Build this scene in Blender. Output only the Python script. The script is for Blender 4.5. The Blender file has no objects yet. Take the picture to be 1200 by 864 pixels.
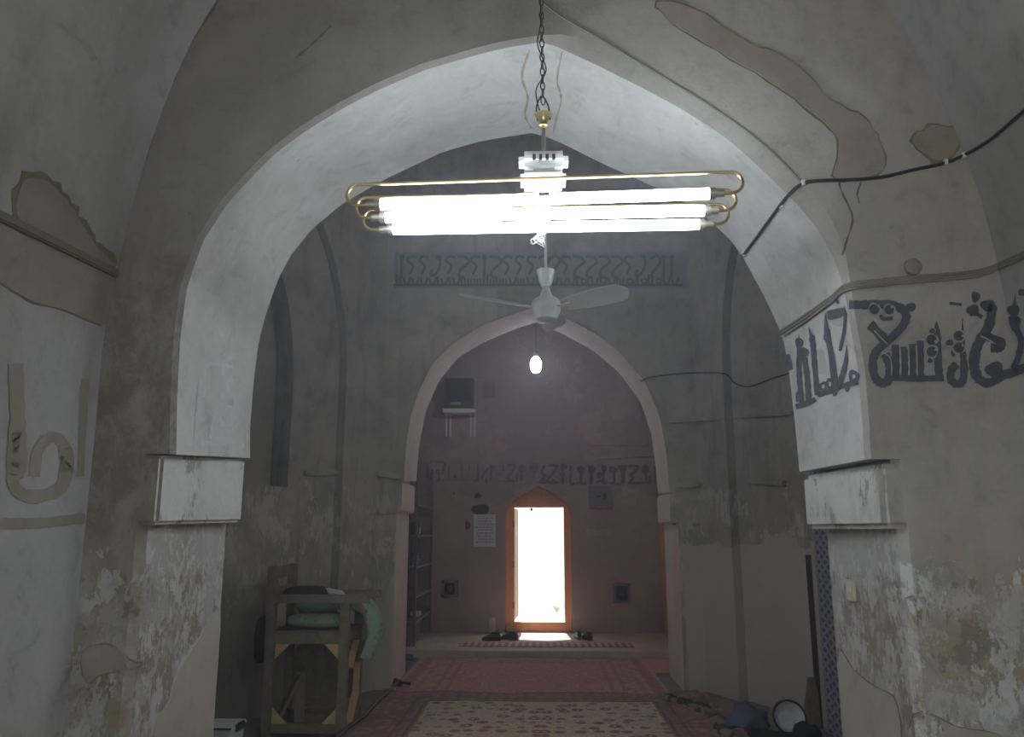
import bpy, bmesh, math, random
from mathutils import Vector, Matrix, noise
from mathutils.bvhtree import BVHTree
random.seed(7)
PI = math.pi
SC = bpy.context.scene
COL = SC.collection

# ------------------------------------------------------------------ camera
F_PX, EYE = 950.0, 1.55
YAW, PITCH = math.radians(1.8323), math.radians(11.368)
cam_d = bpy.data.cameras.new('camera')
cam_d.sensor_fit = 'HORIZONTAL'; cam_d.sensor_width = 36; cam_d.lens = 36 * F_PX / 1200
cam_d.clip_start = 0.02; cam_d.clip_end = 200
cam = bpy.data.objects.new('camera', cam_d); COL.objects.link(cam)
cam.location = (0, 0, EYE); cam.rotation_euler = (PI / 2 + PITCH, 0, YAW)
SC.camera = cam

# ------------------------------------------------------------------ world, sun, exposure
SKY = 3.0
SUN = 11.0
LAMP = 20.0
HAZE = .023
w = bpy.data.worlds.new('world'); SC.world = w; w.use_nodes = True
bg = w.node_tree.nodes['Background']; bg.inputs[0].default_value = (0.94, 0.97, 1.0, 1); bg.inputs[1].default_value = SKY
sd = bpy.data.lights.new('sun', 'SUN'); sd.energy = SUN; sd.angle = 0.01; sd.color = (1, .95, .86)
so = bpy.data.objects.new('sun', sd); COL.objects.link(so); so.rotation_euler = (math.radians(-31), 0, math.radians(4)); so.location = (0, 14, 9)
SC.view_settings.view_transform = 'Standard'; SC.view_settings.look = 'None'
SC.view_settings.gamma = 1; SC.view_settings.use_curve_mapping = False
SC.view_settings.exposure = 0.3
try:
    SC.cycles.use_denoising = True
    SC.cycles.max_bounces = 10; SC.cycles.diffuse_bounces = 7
    SC.cycles.sample_clamp_indirect = 6
except Exception: pass

def portal(name, loc, rot, sx, sy):          # helps sampling daylight through the doorway and the added openings; gives no light itself
    l = bpy.data.lights.new(name, 'AREA'); l.shape = 'RECTANGLE'; l.size = sx; l.size_y = sy; l.cycles.is_portal = True
    o = bpy.data.objects.new(name, l); COL.objects.link(o); o.location = loc; o.rotation_euler = rot
portal('daylight_portal', (0, -2.62, 1.75), (PI / 2, 0, 0), 2.6, 3.1)
portal('daylight_portal', (-2.64, 5.3, 3.4), (0, -PI / 2, 0), 1.9, 1.7)
portal('daylight_portal', (2.37, 5.3, 3.4), (0, PI / 2, 0), 1.9, 1.7)
portal('daylight_portal', (.02, 12.9, 1.2), (-PI / 2, 0, 0), .85, 2.0)

# ------------------------------------------------------------------ pixel rays (photo 1200x864) -> world points
_cp, _sp, _cy, _sy = math.cos(PITCH), math.sin(PITCH), math.cos(YAW), math.sin(YAW)
FW = Vector((-_sy * _cp, _cy * _cp, _sp)); RT = Vector((_cy, _sy, 0)); UP = RT.cross(FW)
ORG = Vector((0, 0, EYE))
def ray(px, py): return FW * F_PX + RT * (px - 600) - UP * (py - 432)
def P(px, py, X=None, Y=None, Z=None):
    d = ray(px, py)
    t = Y / d.y if Y is not None else (X / d.x if X is not None else (Z - EYE) / d.z)
    return ORG + d * t
def bvh_of(*objs):
    vs, fs = [], []
    for o in objs:
        k = len(vs); m = o.matrix_basis
        vs += [m @ v.co for v in o.data.vertices]
        fs += [[i + k for i in p.vertices] for p in o.data.polygons]
    return BVHTree.FromPolygons(vs, fs)
def hit(bv, px, py, off=0.0):
    d = ray(px, py).normalized()
    r = bv.ray_cast(ORG, d)
    if r[0] is None: return None
    n = r[1]
    if n.dot(d) > 0: n = -n
    return r[0] + n * off

# ------------------------------------------------------------------ mesh helper
class MB:
    def __init__(s): s.v = []; s.f = []; s.m = []
    def add(s, vs, fs, mi=0):
        k = len(s.v); s.v += [tuple(v) for v in vs]
        s.f += [[i + k for i in f] for f in fs]; s.m += [mi] * len(fs); return s
    def box(s, c, d, M=None, mi=0, taper=1.0):
        hx, hy, hz = d[0] / 2, d[1] / 2, d[2] / 2
        vs = []
        for z in (-1, 1):
            t = taper if z > 0 else 1
            for y in (-1, 1):
                for x in (-1, 1): vs.append(Vector((x * hx * t, y * hy * t, z * hz)))
        if M: vs = [M @ v for v in vs]
        vs = [v + Vector(c) for v in vs]
        return s.add(vs, [(0, 2, 3, 1), (4, 5, 7, 6), (0, 1, 5, 4), (2, 6, 7, 3), (0, 4, 6, 2), (1, 3, 7, 5)], mi)
    def bar(s, a, b, wd, th, up=(0, 0, 1), mi=0):
        a, b = Vector(a), Vector(b); d = (b - a); L = d.length; d.normalize()
        u = Vector(up); x = d.cross(u)
        if x.length < 1e-4: x = d.cross(Vector((0, 1, 0)))
        x.normalize(); u = x.cross(d)
        vs = []
        for p in (a, b):
            for sx, su in ((-1, -1), (1, -1), (1, 1), (-1, 1)): vs.append(p + x * sx * wd / 2 + u * su * th / 2)
        return s.add(vs, [(0, 1, 2, 3), (7, 6, 5, 4), (0, 4, 5, 1), (1, 5, 6, 2), (2, 6, 7, 3), (3, 7, 4, 0)], mi)
    def tube(s, pts, r, n=8, closed=False, cap=True, mi=0):
        pts = [Vector(p) for p in pts]; N = len(pts)
        rs = r if isinstance(r, (list, tuple)) else [r] * N
        ref = None; rings = []
        for i, p in enumerate(pts):
            a = pts[i - 1] if (i > 0 or closed) else p
            b = pts[(i + 1) % N] if (i < N - 1 or closed) else p
            t = (b - a).normalized()
            if ref is None:
                ref = t.orthogonal().normalized()
            ref = (ref - t * ref.dot(t))
            if ref.length < 1e-5: ref = t.orthogonal()
            ref.normalize(); q = t.cross(ref)
            rings.append([p + (ref * math.cos(2 * PI * k / n) + q * math.sin(2 * PI * k / n)) * rs[i] for k in range(n)])
        vs = [v for R in rings for v in R]; fs = []
        for i in range(N if closed else N - 1):
            j = (i + 1) % N
            for k in range(n):
                l = (k + 1) % n
                fs.append((i * n + k, i * n + l, j * n + l, j * n + k))
        if cap and not closed:
            fs.append(tuple(range(n - 1, -1, -1))); fs.append(tuple((N - 1) * n + k for k in range(n)))
        return s.add(vs, fs, mi)
    def lathe(s, prof, c=(0, 0, 0), n=24, axis=None, mi=0):
        c = Vector(c); vs = []
        M = axis if axis else Matrix.Identity(3)
        for r, z in prof:
            for k in range(n): vs.append(c + M @ Vector((r * math.cos(2 * PI * k / n), r * math.sin(2 * PI * k / n), z)))
        fs = []
        for i in range(len(prof) - 1):
            for k in range(n):
                l = (k + 1) % n
                fs.append((i * n + k, i * n + l, (i + 1) * n + l, (i + 1) * n + k))
        if prof[0][0] > 1e-4: fs.append(tuple(range(n - 1, -1, -1)))
        if prof[-1][0] > 1e-4: fs.append(tuple((len(prof) - 1) * n + k for k in range(n)))
        return s.add(vs, fs, mi)
    def build(s, name, mat, parent=None, smooth=None, bevel=0, loc=None):
        me = bpy.data.meshes.new(name); me.from_pydata(s.v, [], s.f)
        for mm in (mat if isinstance(mat, (list, tuple)) else [mat]): me.materials.append(mm)
        if len(set(s.m)) > 1 or (s.m and s.m[0]):
            me.polygons.foreach_set('material_index', s.m)
        bm = bmesh.new(); bm.from_mesh(me); bmesh.ops.recalc_face_normals(bm, faces=bm.faces)
        if bevel:
            bmesh.ops.remove_doubles(bm, verts=bm.verts, dist=1e-5)
            es = [e for e in bm.edges if len(e.link_faces) == 2 and e.calc_face_angle(0) > .5]
            bmesh.ops.bevel(bm, geom=es, offset=bevel, segments=2, affect='EDGES', clamp_overlap=True)
        bm.to_mesh(me); bm.free()
        if smooth is not None:
            me.shade_smooth(); me.set_sharp_from_angle(angle=smooth)
        o = bpy.data.objects.new(name, me); COL.objects.link(o)
        if loc: o.location = loc
        if parent: o.parent = parent
        return o

def tag(o, label=None, cat=None, group=None, kind=None):
    if label: o['label'] = label
    if cat: o['category'] = cat
    if group: o['group'] = group
    if kind: o['kind'] = kind
    return o
def struct(o, label, cat): return tag(o, label, cat, kind='structure')
def thing(name, label, cat, loc=(0, 0, 0), rz=0, group=None):
    o = bpy.data.objects.new(name, None); COL.objects.link(o); o.location = loc; o.rotation_euler.z = rz
    o.empty_display_size = .05
    return tag(o, label, cat, group)
def rotz(a): return Matrix.Rotation(a, 3, 'Z')
def catmull(pts, n=8, closed=False):
    pts = [Vector(p) for p in pts]; out = []; N = len(pts)
    for i in range(N if closed else N - 1):
        p0 = pts[i - 1] if (i > 0 or closed) else pts[0]; p1 = pts[i]; p2 = pts[(i + 1) % N]
        p3 = pts[(i + 2) % N] if (i + 2 < N or closed) else pts[-1]
        for k in range(n):
            t = k / n
            out.append(.5 * (2 * p1 + (p2 - p0) * t + (2 * p0 - 5 * p1 + 4 * p2 - p3) * t * t + (3 * p1 - p0 - 3 * p2 + p3) * t ** 3))
    if not closed: out.append(pts[-1])
    return out
def resample(pts, n):
    pts = [Vector(p) for p in pts]; L = [0]
    for a, b in zip(pts, pts[1:]): L.append(L[-1] + (b - a).length)
    out = []; j = 0
    for k in range(n):
        d = L[-1] * k / (n - 1)
        while j < len(pts) - 2 and L[j + 1] < d: j += 1
        t = (d - L[j]) / max(1e-9, L[j + 1] - L[j]); out.append(pts[j].lerp(pts[j + 1], min(1, t)))
    return out

# ------------------------------------------------------------------ materials
def newmat(name):
    m = bpy.data.materials.new(name); m.use_nodes = True
    return m, m.node_tree, m.node_tree.nodes['Principled BSDF']
def N(nt, t, **kw):
    n = nt.nodes.new(t)
    for k, v in kw.items(): setattr(n, k, v)
    return n
def setin(nt, sock, v):
    if hasattr(v, 'is_output'): nt.links.new(v, sock)
    elif isinstance(v, (tuple, list)) and len(v) == 3 and sock.type == 'RGBA': sock.default_value = (*v, 1)
    else: sock.default_value = v
def math_(nt, op, a, b=0.0, c=None, clamp=False):
    n = N(nt, 'ShaderNodeMath', operation=op, use_clamp=clamp)
    setin(nt, n.inputs[0], a); setin(nt, n.inputs[1], b)
    if c is not None: setin(nt, n.inputs[2], c)
    return n.outputs[0]
def mixc(nt, fac, a, b, mode='MIX'):
    n = N(nt, 'ShaderNodeMix', data_type='RGBA', blend_type=mode)
    setin(nt, n.inputs[0], fac); setin(nt, n.inputs[6], a); setin(nt, n.inputs[7], b)
    return n.outputs[2]
def noise_(nt, vec, scale, detail=5, rough=.6, dist=0.0):
    n = N(nt, 'ShaderNodeTexNoise'); nt.links.new(vec, n.inputs['Vector'])
    n.inputs['Scale'].default_value = scale; n.inputs['Detail'].default_value = detail
    n.inputs['Roughness'].default_value = rough; n.inputs['Distortion'].default_value = dist
    return n.outputs['Fac']
def step_(nt, v, lo, hi):
    n = N(nt, 'ShaderNodeMapRange', interpolation_type='SMOOTHSTEP'); setin(nt, n.inputs[0], v)
    n.inputs[1].default_value = lo; n.inputs[2].default_value = hi
    return n.outputs[0]
def wpos(nt):
    g = N(nt, 'ShaderNodeNewGeometry'); return g.outputs['Position']
def sepxyz(nt, v):
    n = N(nt, 'ShaderNodeSeparateXYZ'); nt.links.new(v, n.inputs[0]); return n.outputs
def scalev(nt, v, s):
    n = N(nt, 'ShaderNodeVectorMath', operation='MULTIPLY'); nt.links.new(v, n.inputs[0]); n.inputs[1].default_value = s
    return n.outputs[0]
def bump(nt, b, h, strength=.3, dist=.01):
    n = N(nt, 'ShaderNodeBump'); n.inputs['Strength'].default_value = strength; n.inputs['Distance'].default_value = dist
    nt.links.new(h, n.inputs['Height']); nt.links.new(n.outputs[0], b.inputs['Normal'])

def plaster(name, base, dirt, sc=1.3, dirt_amt=.5, flakes=None, stain=None, streak=.25, rough=.85, bmp=.35, spots=.0, cement=False, right=None):
    """flakes: list of (colour, zlo, zhi, coverage, scale, stretch): peeled paint; stain: (colour, coverage, scale, zlo, zhi)"""
    m, nt, b = newmat(name); pos = wpos(nt); xyz = sepxyz(nt, pos)
    big = noise_(nt, pos, sc, 6, .62, .4)
    f = math_(nt, 'MULTIPLY', step_(nt, big, .38, .68), dirt_amt)
    c = mixc(nt, f, base, dirt)
    st = noise_(nt, scalev(nt, pos, (3.5, 3.5, .45)), 2.2, 5, .65)
    c = mixc(nt, math_(nt, 'MULTIPLY', step_(nt, st, .48, .75), streak), c, tuple(x * .55 for x in dirt))
    fine = noise_(nt, pos, 38, 4, .7)
    c = mixc(nt, .22, c, mixc(nt, fine, tuple(x * .55 for x in base), tuple(min(1, x * 1.35) for x in base)))
    h = math_(nt, 'ADD', math_(nt, 'MULTIPLY', fine, .35), noise_(nt, pos, 6, 4, .6))
    if stain:
        col, cov, s2, zlo, zhi = stain
        zm = math_(nt, 'MULTIPLY', step_(nt, xyz[2], zlo - .25, zlo + .15), math_(nt, 'SUBTRACT', 1, step_(nt, xyz[2], zhi - .15, zhi + .25)))
        n2 = noise_(nt, pos, s2, 6, .7, .6)
        c = mixc(nt, math_(nt, 'MULTIPLY', math_(nt, 'MULTIPLY', step_(nt, n2, .62 - cov * .3, .74 - cov * .3), zm), .75), c, col)
    for fl in (flakes or []):
        col, zlo, zhi, cov, s2, strch = fl
        zm = math_(nt, 'MULTIPLY', step_(nt, xyz[2], zlo - .3, zlo + .2), math_(nt, 'SUBTRACT', 1, step_(nt, xyz[2], zhi - .2, zhi + .2)))
        n2 = noise_(nt, scalev(nt, pos, (1, 1, strch)), s2, 8, .72, .3)
        n3 = noise_(nt, pos, s2 * .22, 3, .5)
        k = math_(nt, 'ADD', math_(nt, 'MULTIPLY', n2, .62), math_(nt, 'MULTIPLY', n3, .5))
        k = math_(nt, 'ADD', k, math_(nt, 'MULTIPLY', math_(nt, 'SUBTRACT', zm, 1), .35))
        msk = step_(nt, k, .62 - cov * .2, .645 - cov * .2)
        c = mixc(nt, math_(nt, 'MULTIPLY', msk, .85), c, col)
        h = math_(nt, 'ADD', h, math_(nt, 'MULTIPLY', msk, .35))
    med = noise_(nt, pos, 7.5, 6, .7, .5)
    c = mixc(nt, math_(nt, 'MULTIPLY', step_(nt, med, .5, .72), .38), c, tuple(x * .62 for x in dirt))
    c = mixc(nt, math_(nt, 'MULTIPLY', math_(nt, 'SUBTRACT', 1, step_(nt, med, .3, .46)), .30), c, tuple(min(1, x * 1.25) for x in base))
    if cement:                                   # smooth cement rendering low on the piers beside the farther arch
        nz = math_(nt, 'MULTIPLY', math_(nt, 'SUBTRACT', noise_(nt, pos, 1.6, 2), .5), .5)
        zz = math_(nt, 'ADD', xyz[2], nz)
        mr = math_(nt, 'MULTIPLY', step_(nt, xyz[0], 1.46, 1.48), math_(nt, 'SUBTRACT', 1, step_(nt, zz, 1.40, 1.42)))
        ml = math_(nt, 'MULTIPLY', math_(nt, 'SUBTRACT', 1, step_(nt, xyz[0], -1.48, -1.46)), step_(nt, math_(nt, 'SUBTRACT', math_(nt, 'MULTIPLY', math_(nt, 'ADD', xyz[0], 1.95), 2.3), zz), 0, .02))
        mm = math_(nt, 'MAXIMUM', mr, ml)
        cf = noise_(nt, pos, 5, 4)
        c = mixc(nt, mm, c, mixc(nt, cf, (.37, .35, .315), (.44, .42, .385)))
    if right:                                    # the right half of this wall carries a later, paler coat of plaster
        edge = math_(nt, 'ADD', xyz[0], math_(nt, 'MULTIPLY', math_(nt, 'SUBTRACT', big, .5), 1.6))
        vm = N(nt, 'ShaderNodeVectorMath', operation='MULTIPLY'); nt.links.new(c, vm.inputs[0]); vm.inputs[1].default_value = right
        c = mixc(nt, step_(nt, edge, -.1, .9), c, vm.outputs[0])
        lm = math_(nt, 'MULTIPLY', math_(nt, 'SUBTRACT', 1, step_(nt, edge, -1.6, -1.2)), math_(nt, 'SUBTRACT', 1, step_(nt, xyz[2], 2.3, 3.0)))
        lm = math_(nt, 'MULTIPLY', lm, step_(nt, xyz[2], 1.35, 1.65))
        gn = noise_(nt, scalev(nt, pos, (1, 1, .6)), 11, 7, .75, .4)
        c = mixc(nt, math_(nt, 'MULTIPLY', math_(nt, 'MULTIPLY', lm, step_(nt, gn, .36, .60)), .7), c, (.125, .112, .088))   # mottled dark brown band by the left corner
    if spots:
        v = N(nt, 'ShaderNodeTexVoronoi'); nt.links.new(pos, v.inputs['Vector']); v.inputs['Scale'].default_value = 3.1
        sp = math_(nt, 'SUBTRACT', 1, step_(nt, v.outputs['Distance'], .02, .04))
        c = mixc(nt, math_(nt, 'MULTIPLY', sp, spots), c, (.03, .03, .03))
    nt.links.new(c, b.inputs['Base Color']); b.inputs['Roughness'].default_value = rough
    b.inputs['Specular IOR Level'].default_value = .25
    bump(nt, b, h, bmp, .012)
    return m
def plain(name, col, rough=.5, metal=0, var=.25, sc=14, bmp=0, spec=.5, emit=None, estr=0):
    m, nt, b = newmat(name)
    tc = N(nt, 'ShaderNodeTexCoord')
    n = noise_(nt, tc.outputs['Object'], sc, 4, .6)
    c = mixc(nt, n, tuple(x * (1 - var) for x in col), tuple(min(1, x * (1 + var)) for x in col))
    nt.links.new(c, b.inputs['Base Color']); b.inputs['Roughness'].default_value = rough; b.inputs['Metallic'].default_value = metal
    b.inputs['Specular IOR Level'].default_value = spec
    if bmp: bump(nt, b, n, bmp, .005)
    if emit:
        b.inputs['Emission Color'].default_value = (*emit, 1); b.inputs['Emission Strength'].default_value = estr
    return m
def wood(name, c1, c2, sc=6, rough=.6, axis=(1, 1, 1)):
    m, nt, b = newmat(name); tc = N(nt, 'ShaderNodeTexCoord')
    v = scalev(nt, tc.outputs['Object'], axis)
    n = noise_(nt, v, sc, 6, .65, 1.2)
    nt.links.new(mixc(nt, step_(nt, n, .3, .7), c1, c2), b.inputs['Base Color']); b.inputs['Roughness'].default_value = rough
    bump(nt, b, n, .2, .004); return m

M = {}
M['soffit'] = plaster('whitewashed_soffit', (.53, .54, .53), (.33, .34, .335), 1.5, .7, spots=.3, bmp=.35, streak=.15)
M['face'] = plaster('arch_face_plaster', (.265, .258, .24), (.17, .16, .138), 1.4, .6,
                    flakes=[((.40, .41, .41), .5, 1.55, .16, 26, .5), ((.31, .305, .29), 0, 1.5, .35, 40, .6), ((.17, .15, .115), .2, 1.5, .05, 30, .6)],
                    stain=((.235, .19, .11), .45, 3.4, 0, 1.45), bmp=.5, spots=.3, right=(1.5, 1.52, 1.55))
M['pier'] = plaster('pier_flaked_paint', (.40, .41, .40), (.24, .22, .185), 2.0, .6,
                    flakes=[((.24, .22, .175), .1, 1.5, .3, 24, .55), ((.50, .51, .51), .6, 1.7, .2, 38, .6)], bmp=.5)
M['impost'] = plaster('impost_paint', (.58, .59, .58), (.36, .36, .35), 3, .5, flakes=[((.27, .26, .23), 1.2, 2.2, .02, 15, .6)], bmp=.4)
M['vault'] = plaster('vault_plaster', (.38, .385, .38), (.25, .245, .225), 1.1, .7, stain=((.20, .18, .14), .25, 3, -.3, 1.2))
M['leftwall'] = M['vault']
M['mid'] = plaster('middle_wall_plaster', (.335, .328, .305), (.19, .182, .16), 1.9, .85, streak=.6,
                   flakes=[((.43, .43, .415), .6, 2.1, .18, 14, .5)], bmp=.5, cement=True)
M['niche'] = plaster('niche_cement', (.29, .275, .25), (.22, .205, .185), 2, .4, bmp=.2)
M['cement'] = plaster('cement_render', (.41, .39, .35), (.34, .32, .285), 1.2, .5, streak=.12, bmp=.15)
M['patch'] = plaster('repair_patch', (.285, .265, .235), (.22, .20, .175), 2.2, .5, bmp=.2)
M['tan'] = plaster('tan_repair', (.355, .325, .285), (.285, .255, .215), 3, .6, bmp=.25)
M['brownstain'] = plaster('brown_stain', (.32, .275, .21), (.25, .20, .145), 7, .7, bmp=.4)
M['patchrim'] = plaster('crumbled_rim', (.175, .15, .105), (.25, .235, .2), 9, .6, bmp=.8)
M['soffit2'] = plaster('pink_white_soffit', (.60, .54, .52), (.44, .39, .37), 1.5, .5, bmp=.25)
M['room3'] = plaster('pink_room_plaster', (.37, .28, .258), (.25, .20, .185), 1.2, .7, streak=.3,
                     flakes=[((.25, .215, .205), 2.0, 5.5, .5, 4, 1)], bmp=.35)
M['room3glow'] = plaster('door_glow_plaster', (.56, .32, .21), (.42, .25, .17), 1.2, .6, bmp=.3)  # orange glow from the doorway is mixed into this plaster colour
M['platform'] = plaster('platform_cement', (.56, .50, .46), (.38, .33, .30), 3, .6, bmp=.3)
M['ground'] = plaster('pale_earth', (.70, .68, .64), (.55, .52, .47), 2, .6)
M['outwall'] = plaster('outer_wall', (.86, .85, .81), (.75, .72, .66), 1.2, .5)
M['floor'] = plaster('floor_plaster', (.25, .235, .21), (.17, .155, .135), 2, .6)
M['brass'] = plain('brass', (.62, .5, .24), .3, 1, .15)
M['chrome'] = plain('aged_nickel', (.6, .58, .52), .3, 1, .1)
M['iron'] = plain('dark_iron', (.06, .06, .06), .5, .8, .3)
M['cableblk'] = plain('black_cable', (.018, .018, .02), .5)
M['cablegry'] = plain('painted_conduit', (.22, .21, .19), .7)
M['ink'] = plain('blue_black_paint', (.085, .088, .112), .85, 0, .5, 25)
M['inkmid'] = plain('blue_green_paint', (.075, .10, .125), .85, 0, .4, 9)
M['inkfaint'] = plain('faded_dark_paint', (.10, .085, .085), .85, 0, .5, 12)
M['ochre'] = plain('faded_ochre_paint', (.26, .245, .20), .9, 0, .3, 12)
M['tube'] = plain('lit_tube', (1, 1, 1), .4, emit=(.86, .93, 1.0), estr=LAMP)
M['cap'] = plain('lamp_cap', (.45, .43, .36), .4, .6)
M['ballast'] = plain('clear_acrylic', (.72, .74, .74), .25)
M['whitewire'] = plain('white_wire', (.8, .8, .8), .5)
M['fan'] = plain('fan_enamel', (.36, .43, .42), .35, 0, .1)
M['fanblade'] = plain('fan_blade_enamel', (.46, .48, .5), .3, .2, .1)
M['bulb'] = plain('lit_bulb', (1, 1, 1), .4, emit=(.9, .88, 1.0), estr=65)
M['orange'] = wood('orange_door_wood', (.72, .33, .14), (.58, .24, .10), 5, .5, (6, 6, 1))
M['doorleaf'] = wood('dark_door_wood', (.16, .075, .04), (.10, .05, .03), 5, .55, (6, 6, 1))
M['standwood'] = wood('grey_old_wood', (.19, .172, .135), (.105, .094, .072), 9, .8, (1, 1, 1))
M['yellowwood'] = wood('yellow_plywood', (.46, .37, .17), (.36, .27, .11), 9, .7)
M['tanwood'] = wood('fresh_tan_wood', (.40, .26, .15), (.30, .19, .1), 9, .7)
M['shelf'] = plain('shelf_metal', (.12, .11, .105), .6, .3)
M['shelfboard'] = plain('shelf_board', (.19, .165, .15), .7)
M['navy'] = plain('navy_box', (.022, .026, .04), .4)
M['bracket'] = plain('white_bracket', (.55, .55, .56), .5)
M['paper'] = plain('notice_paper', (.52, .55, .60), .6, 0, .06)
M['paperink'] = plain('notice_ink', (.10, .11, .16), .8)
M['yellowink'] = plain('yellow_letter', (.5, .42, .12), .6)
M['rag'] = plain('grey_white_cloth', (.36, .37, .37), .9)
M['black'] = plain('black_leather', (.02, .02, .022), .35, 0, .3)
M['blackcloth'] = plain('black_cloth', (.018, .018, .02), .9)
M['grey'] = plain('grey_panel', (.15, .15, .155), .6)
M['dark'] = plain('dark_hollow', (.03, .028, .027), .9)  # stands for the shade in holes and gaps; also colours small dark parts
M['switch'] = plain('switch_plate', (.5, .48, .4), .35)
M['whiteplastic'] = plain('white_plastic', (.62, .64, .66), .35, 0, .05)
M['darkplastic'] = plain('dark_rim', (.05, .05, .055), .4)
M['bluecloth'] = plain('blue_cloth', (.075, .095, .16), .85, 0, .4, 18, .3)
M['blue'] = plain('blue_pack', (.05, .09, .22), .5)
M['bucket'] = plain('zinc_bucket', (.20, .20, .20), .45, .6)
M['enamel'] = plain('white_enamel', (.55, .57, .6), .3, 0, .2, 30)
M['brickpatch'] = plain('bare_brick', (.40, .31, .25), .85, 0, .2)

def fabric_green():
    m, nt, b = newmat('green_floral_cloth'); tc = N(nt, 'ShaderNodeTexCoord')
    v = N(nt, 'ShaderNodeTexVoronoi'); nt.links.new(tc.outputs['Object'], v.inputs['Vector']); v.inputs['Scale'].default_value = 9
    c = mixc(nt, math_(nt, 'SUBTRACT', 1, step_(nt, v.outputs['Distance'], .22, .3)), (.20, .29, .23), (.36, .22, .22))
    v2 = N(nt, 'ShaderNodeTexVoronoi'); nt.links.new(tc.outputs['Object'], v2.inputs['Vector']); v2.inputs['Scale'].default_value = 17
    c = mixc(nt, math_(nt, 'SUBTRACT', 1, step_(nt, v2.outputs['Distance'], .18, .3)), c, (.12, .19, .13))
    nt.links.new(c, b.inputs['Base Color']); b.inputs['Roughness'].default_value = .9
    bump(nt, b, noise_(nt, tc.outputs['Object'], 10, 3), .6, .02); return m
M['green'] = fabric_green()

def stripes(name, cols, period, axis=1, rough=.95):
    m, nt, b = newmat(name); tc = N(nt, 'ShaderNodeTexCoord'); x = sepxyz(nt, tc.outputs['Object'])
    f = math_(nt, 'FRACT', math_(nt, 'DIVIDE', x[axis], period))
    r = N(nt, 'ShaderNodeValToRGB'); r.color_ramp.interpolation = 'CONSTANT'; nt.links.new(f, r.inputs[0])
    els = r.color_ramp.elements
    while len(els) < len(cols): els.new(.5)
    for i, (p, c) in enumerate(cols): els[i].position = p; els[i].color = (*c, 1)
    nn = noise_(nt, tc.outputs['Object'], 60, 3)
    nt.links.new(mixc(nt, math_(nt, 'MULTIPLY', nn, .5), r.outputs[0], (.08, .05, .05)), b.inputs['Base Color']); b.inputs['Roughness'].default_value = rough
    bump(nt, b, nn, .4, .004); return m
M['stripedmat'] = stripes('red_white_striped_mat', [(0, (.46, .10, .14)), (.5, (.6, .5, .5))], .09, 0)
M['kilim'] = stripes('blue_grey_striped_rug', [(0, (.10, .10, .13)), (.3, (.30, .27, .29)), (.55, (.07, .07, .10)), (.7, (.26, .2, .22))], .32, 1)

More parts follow.
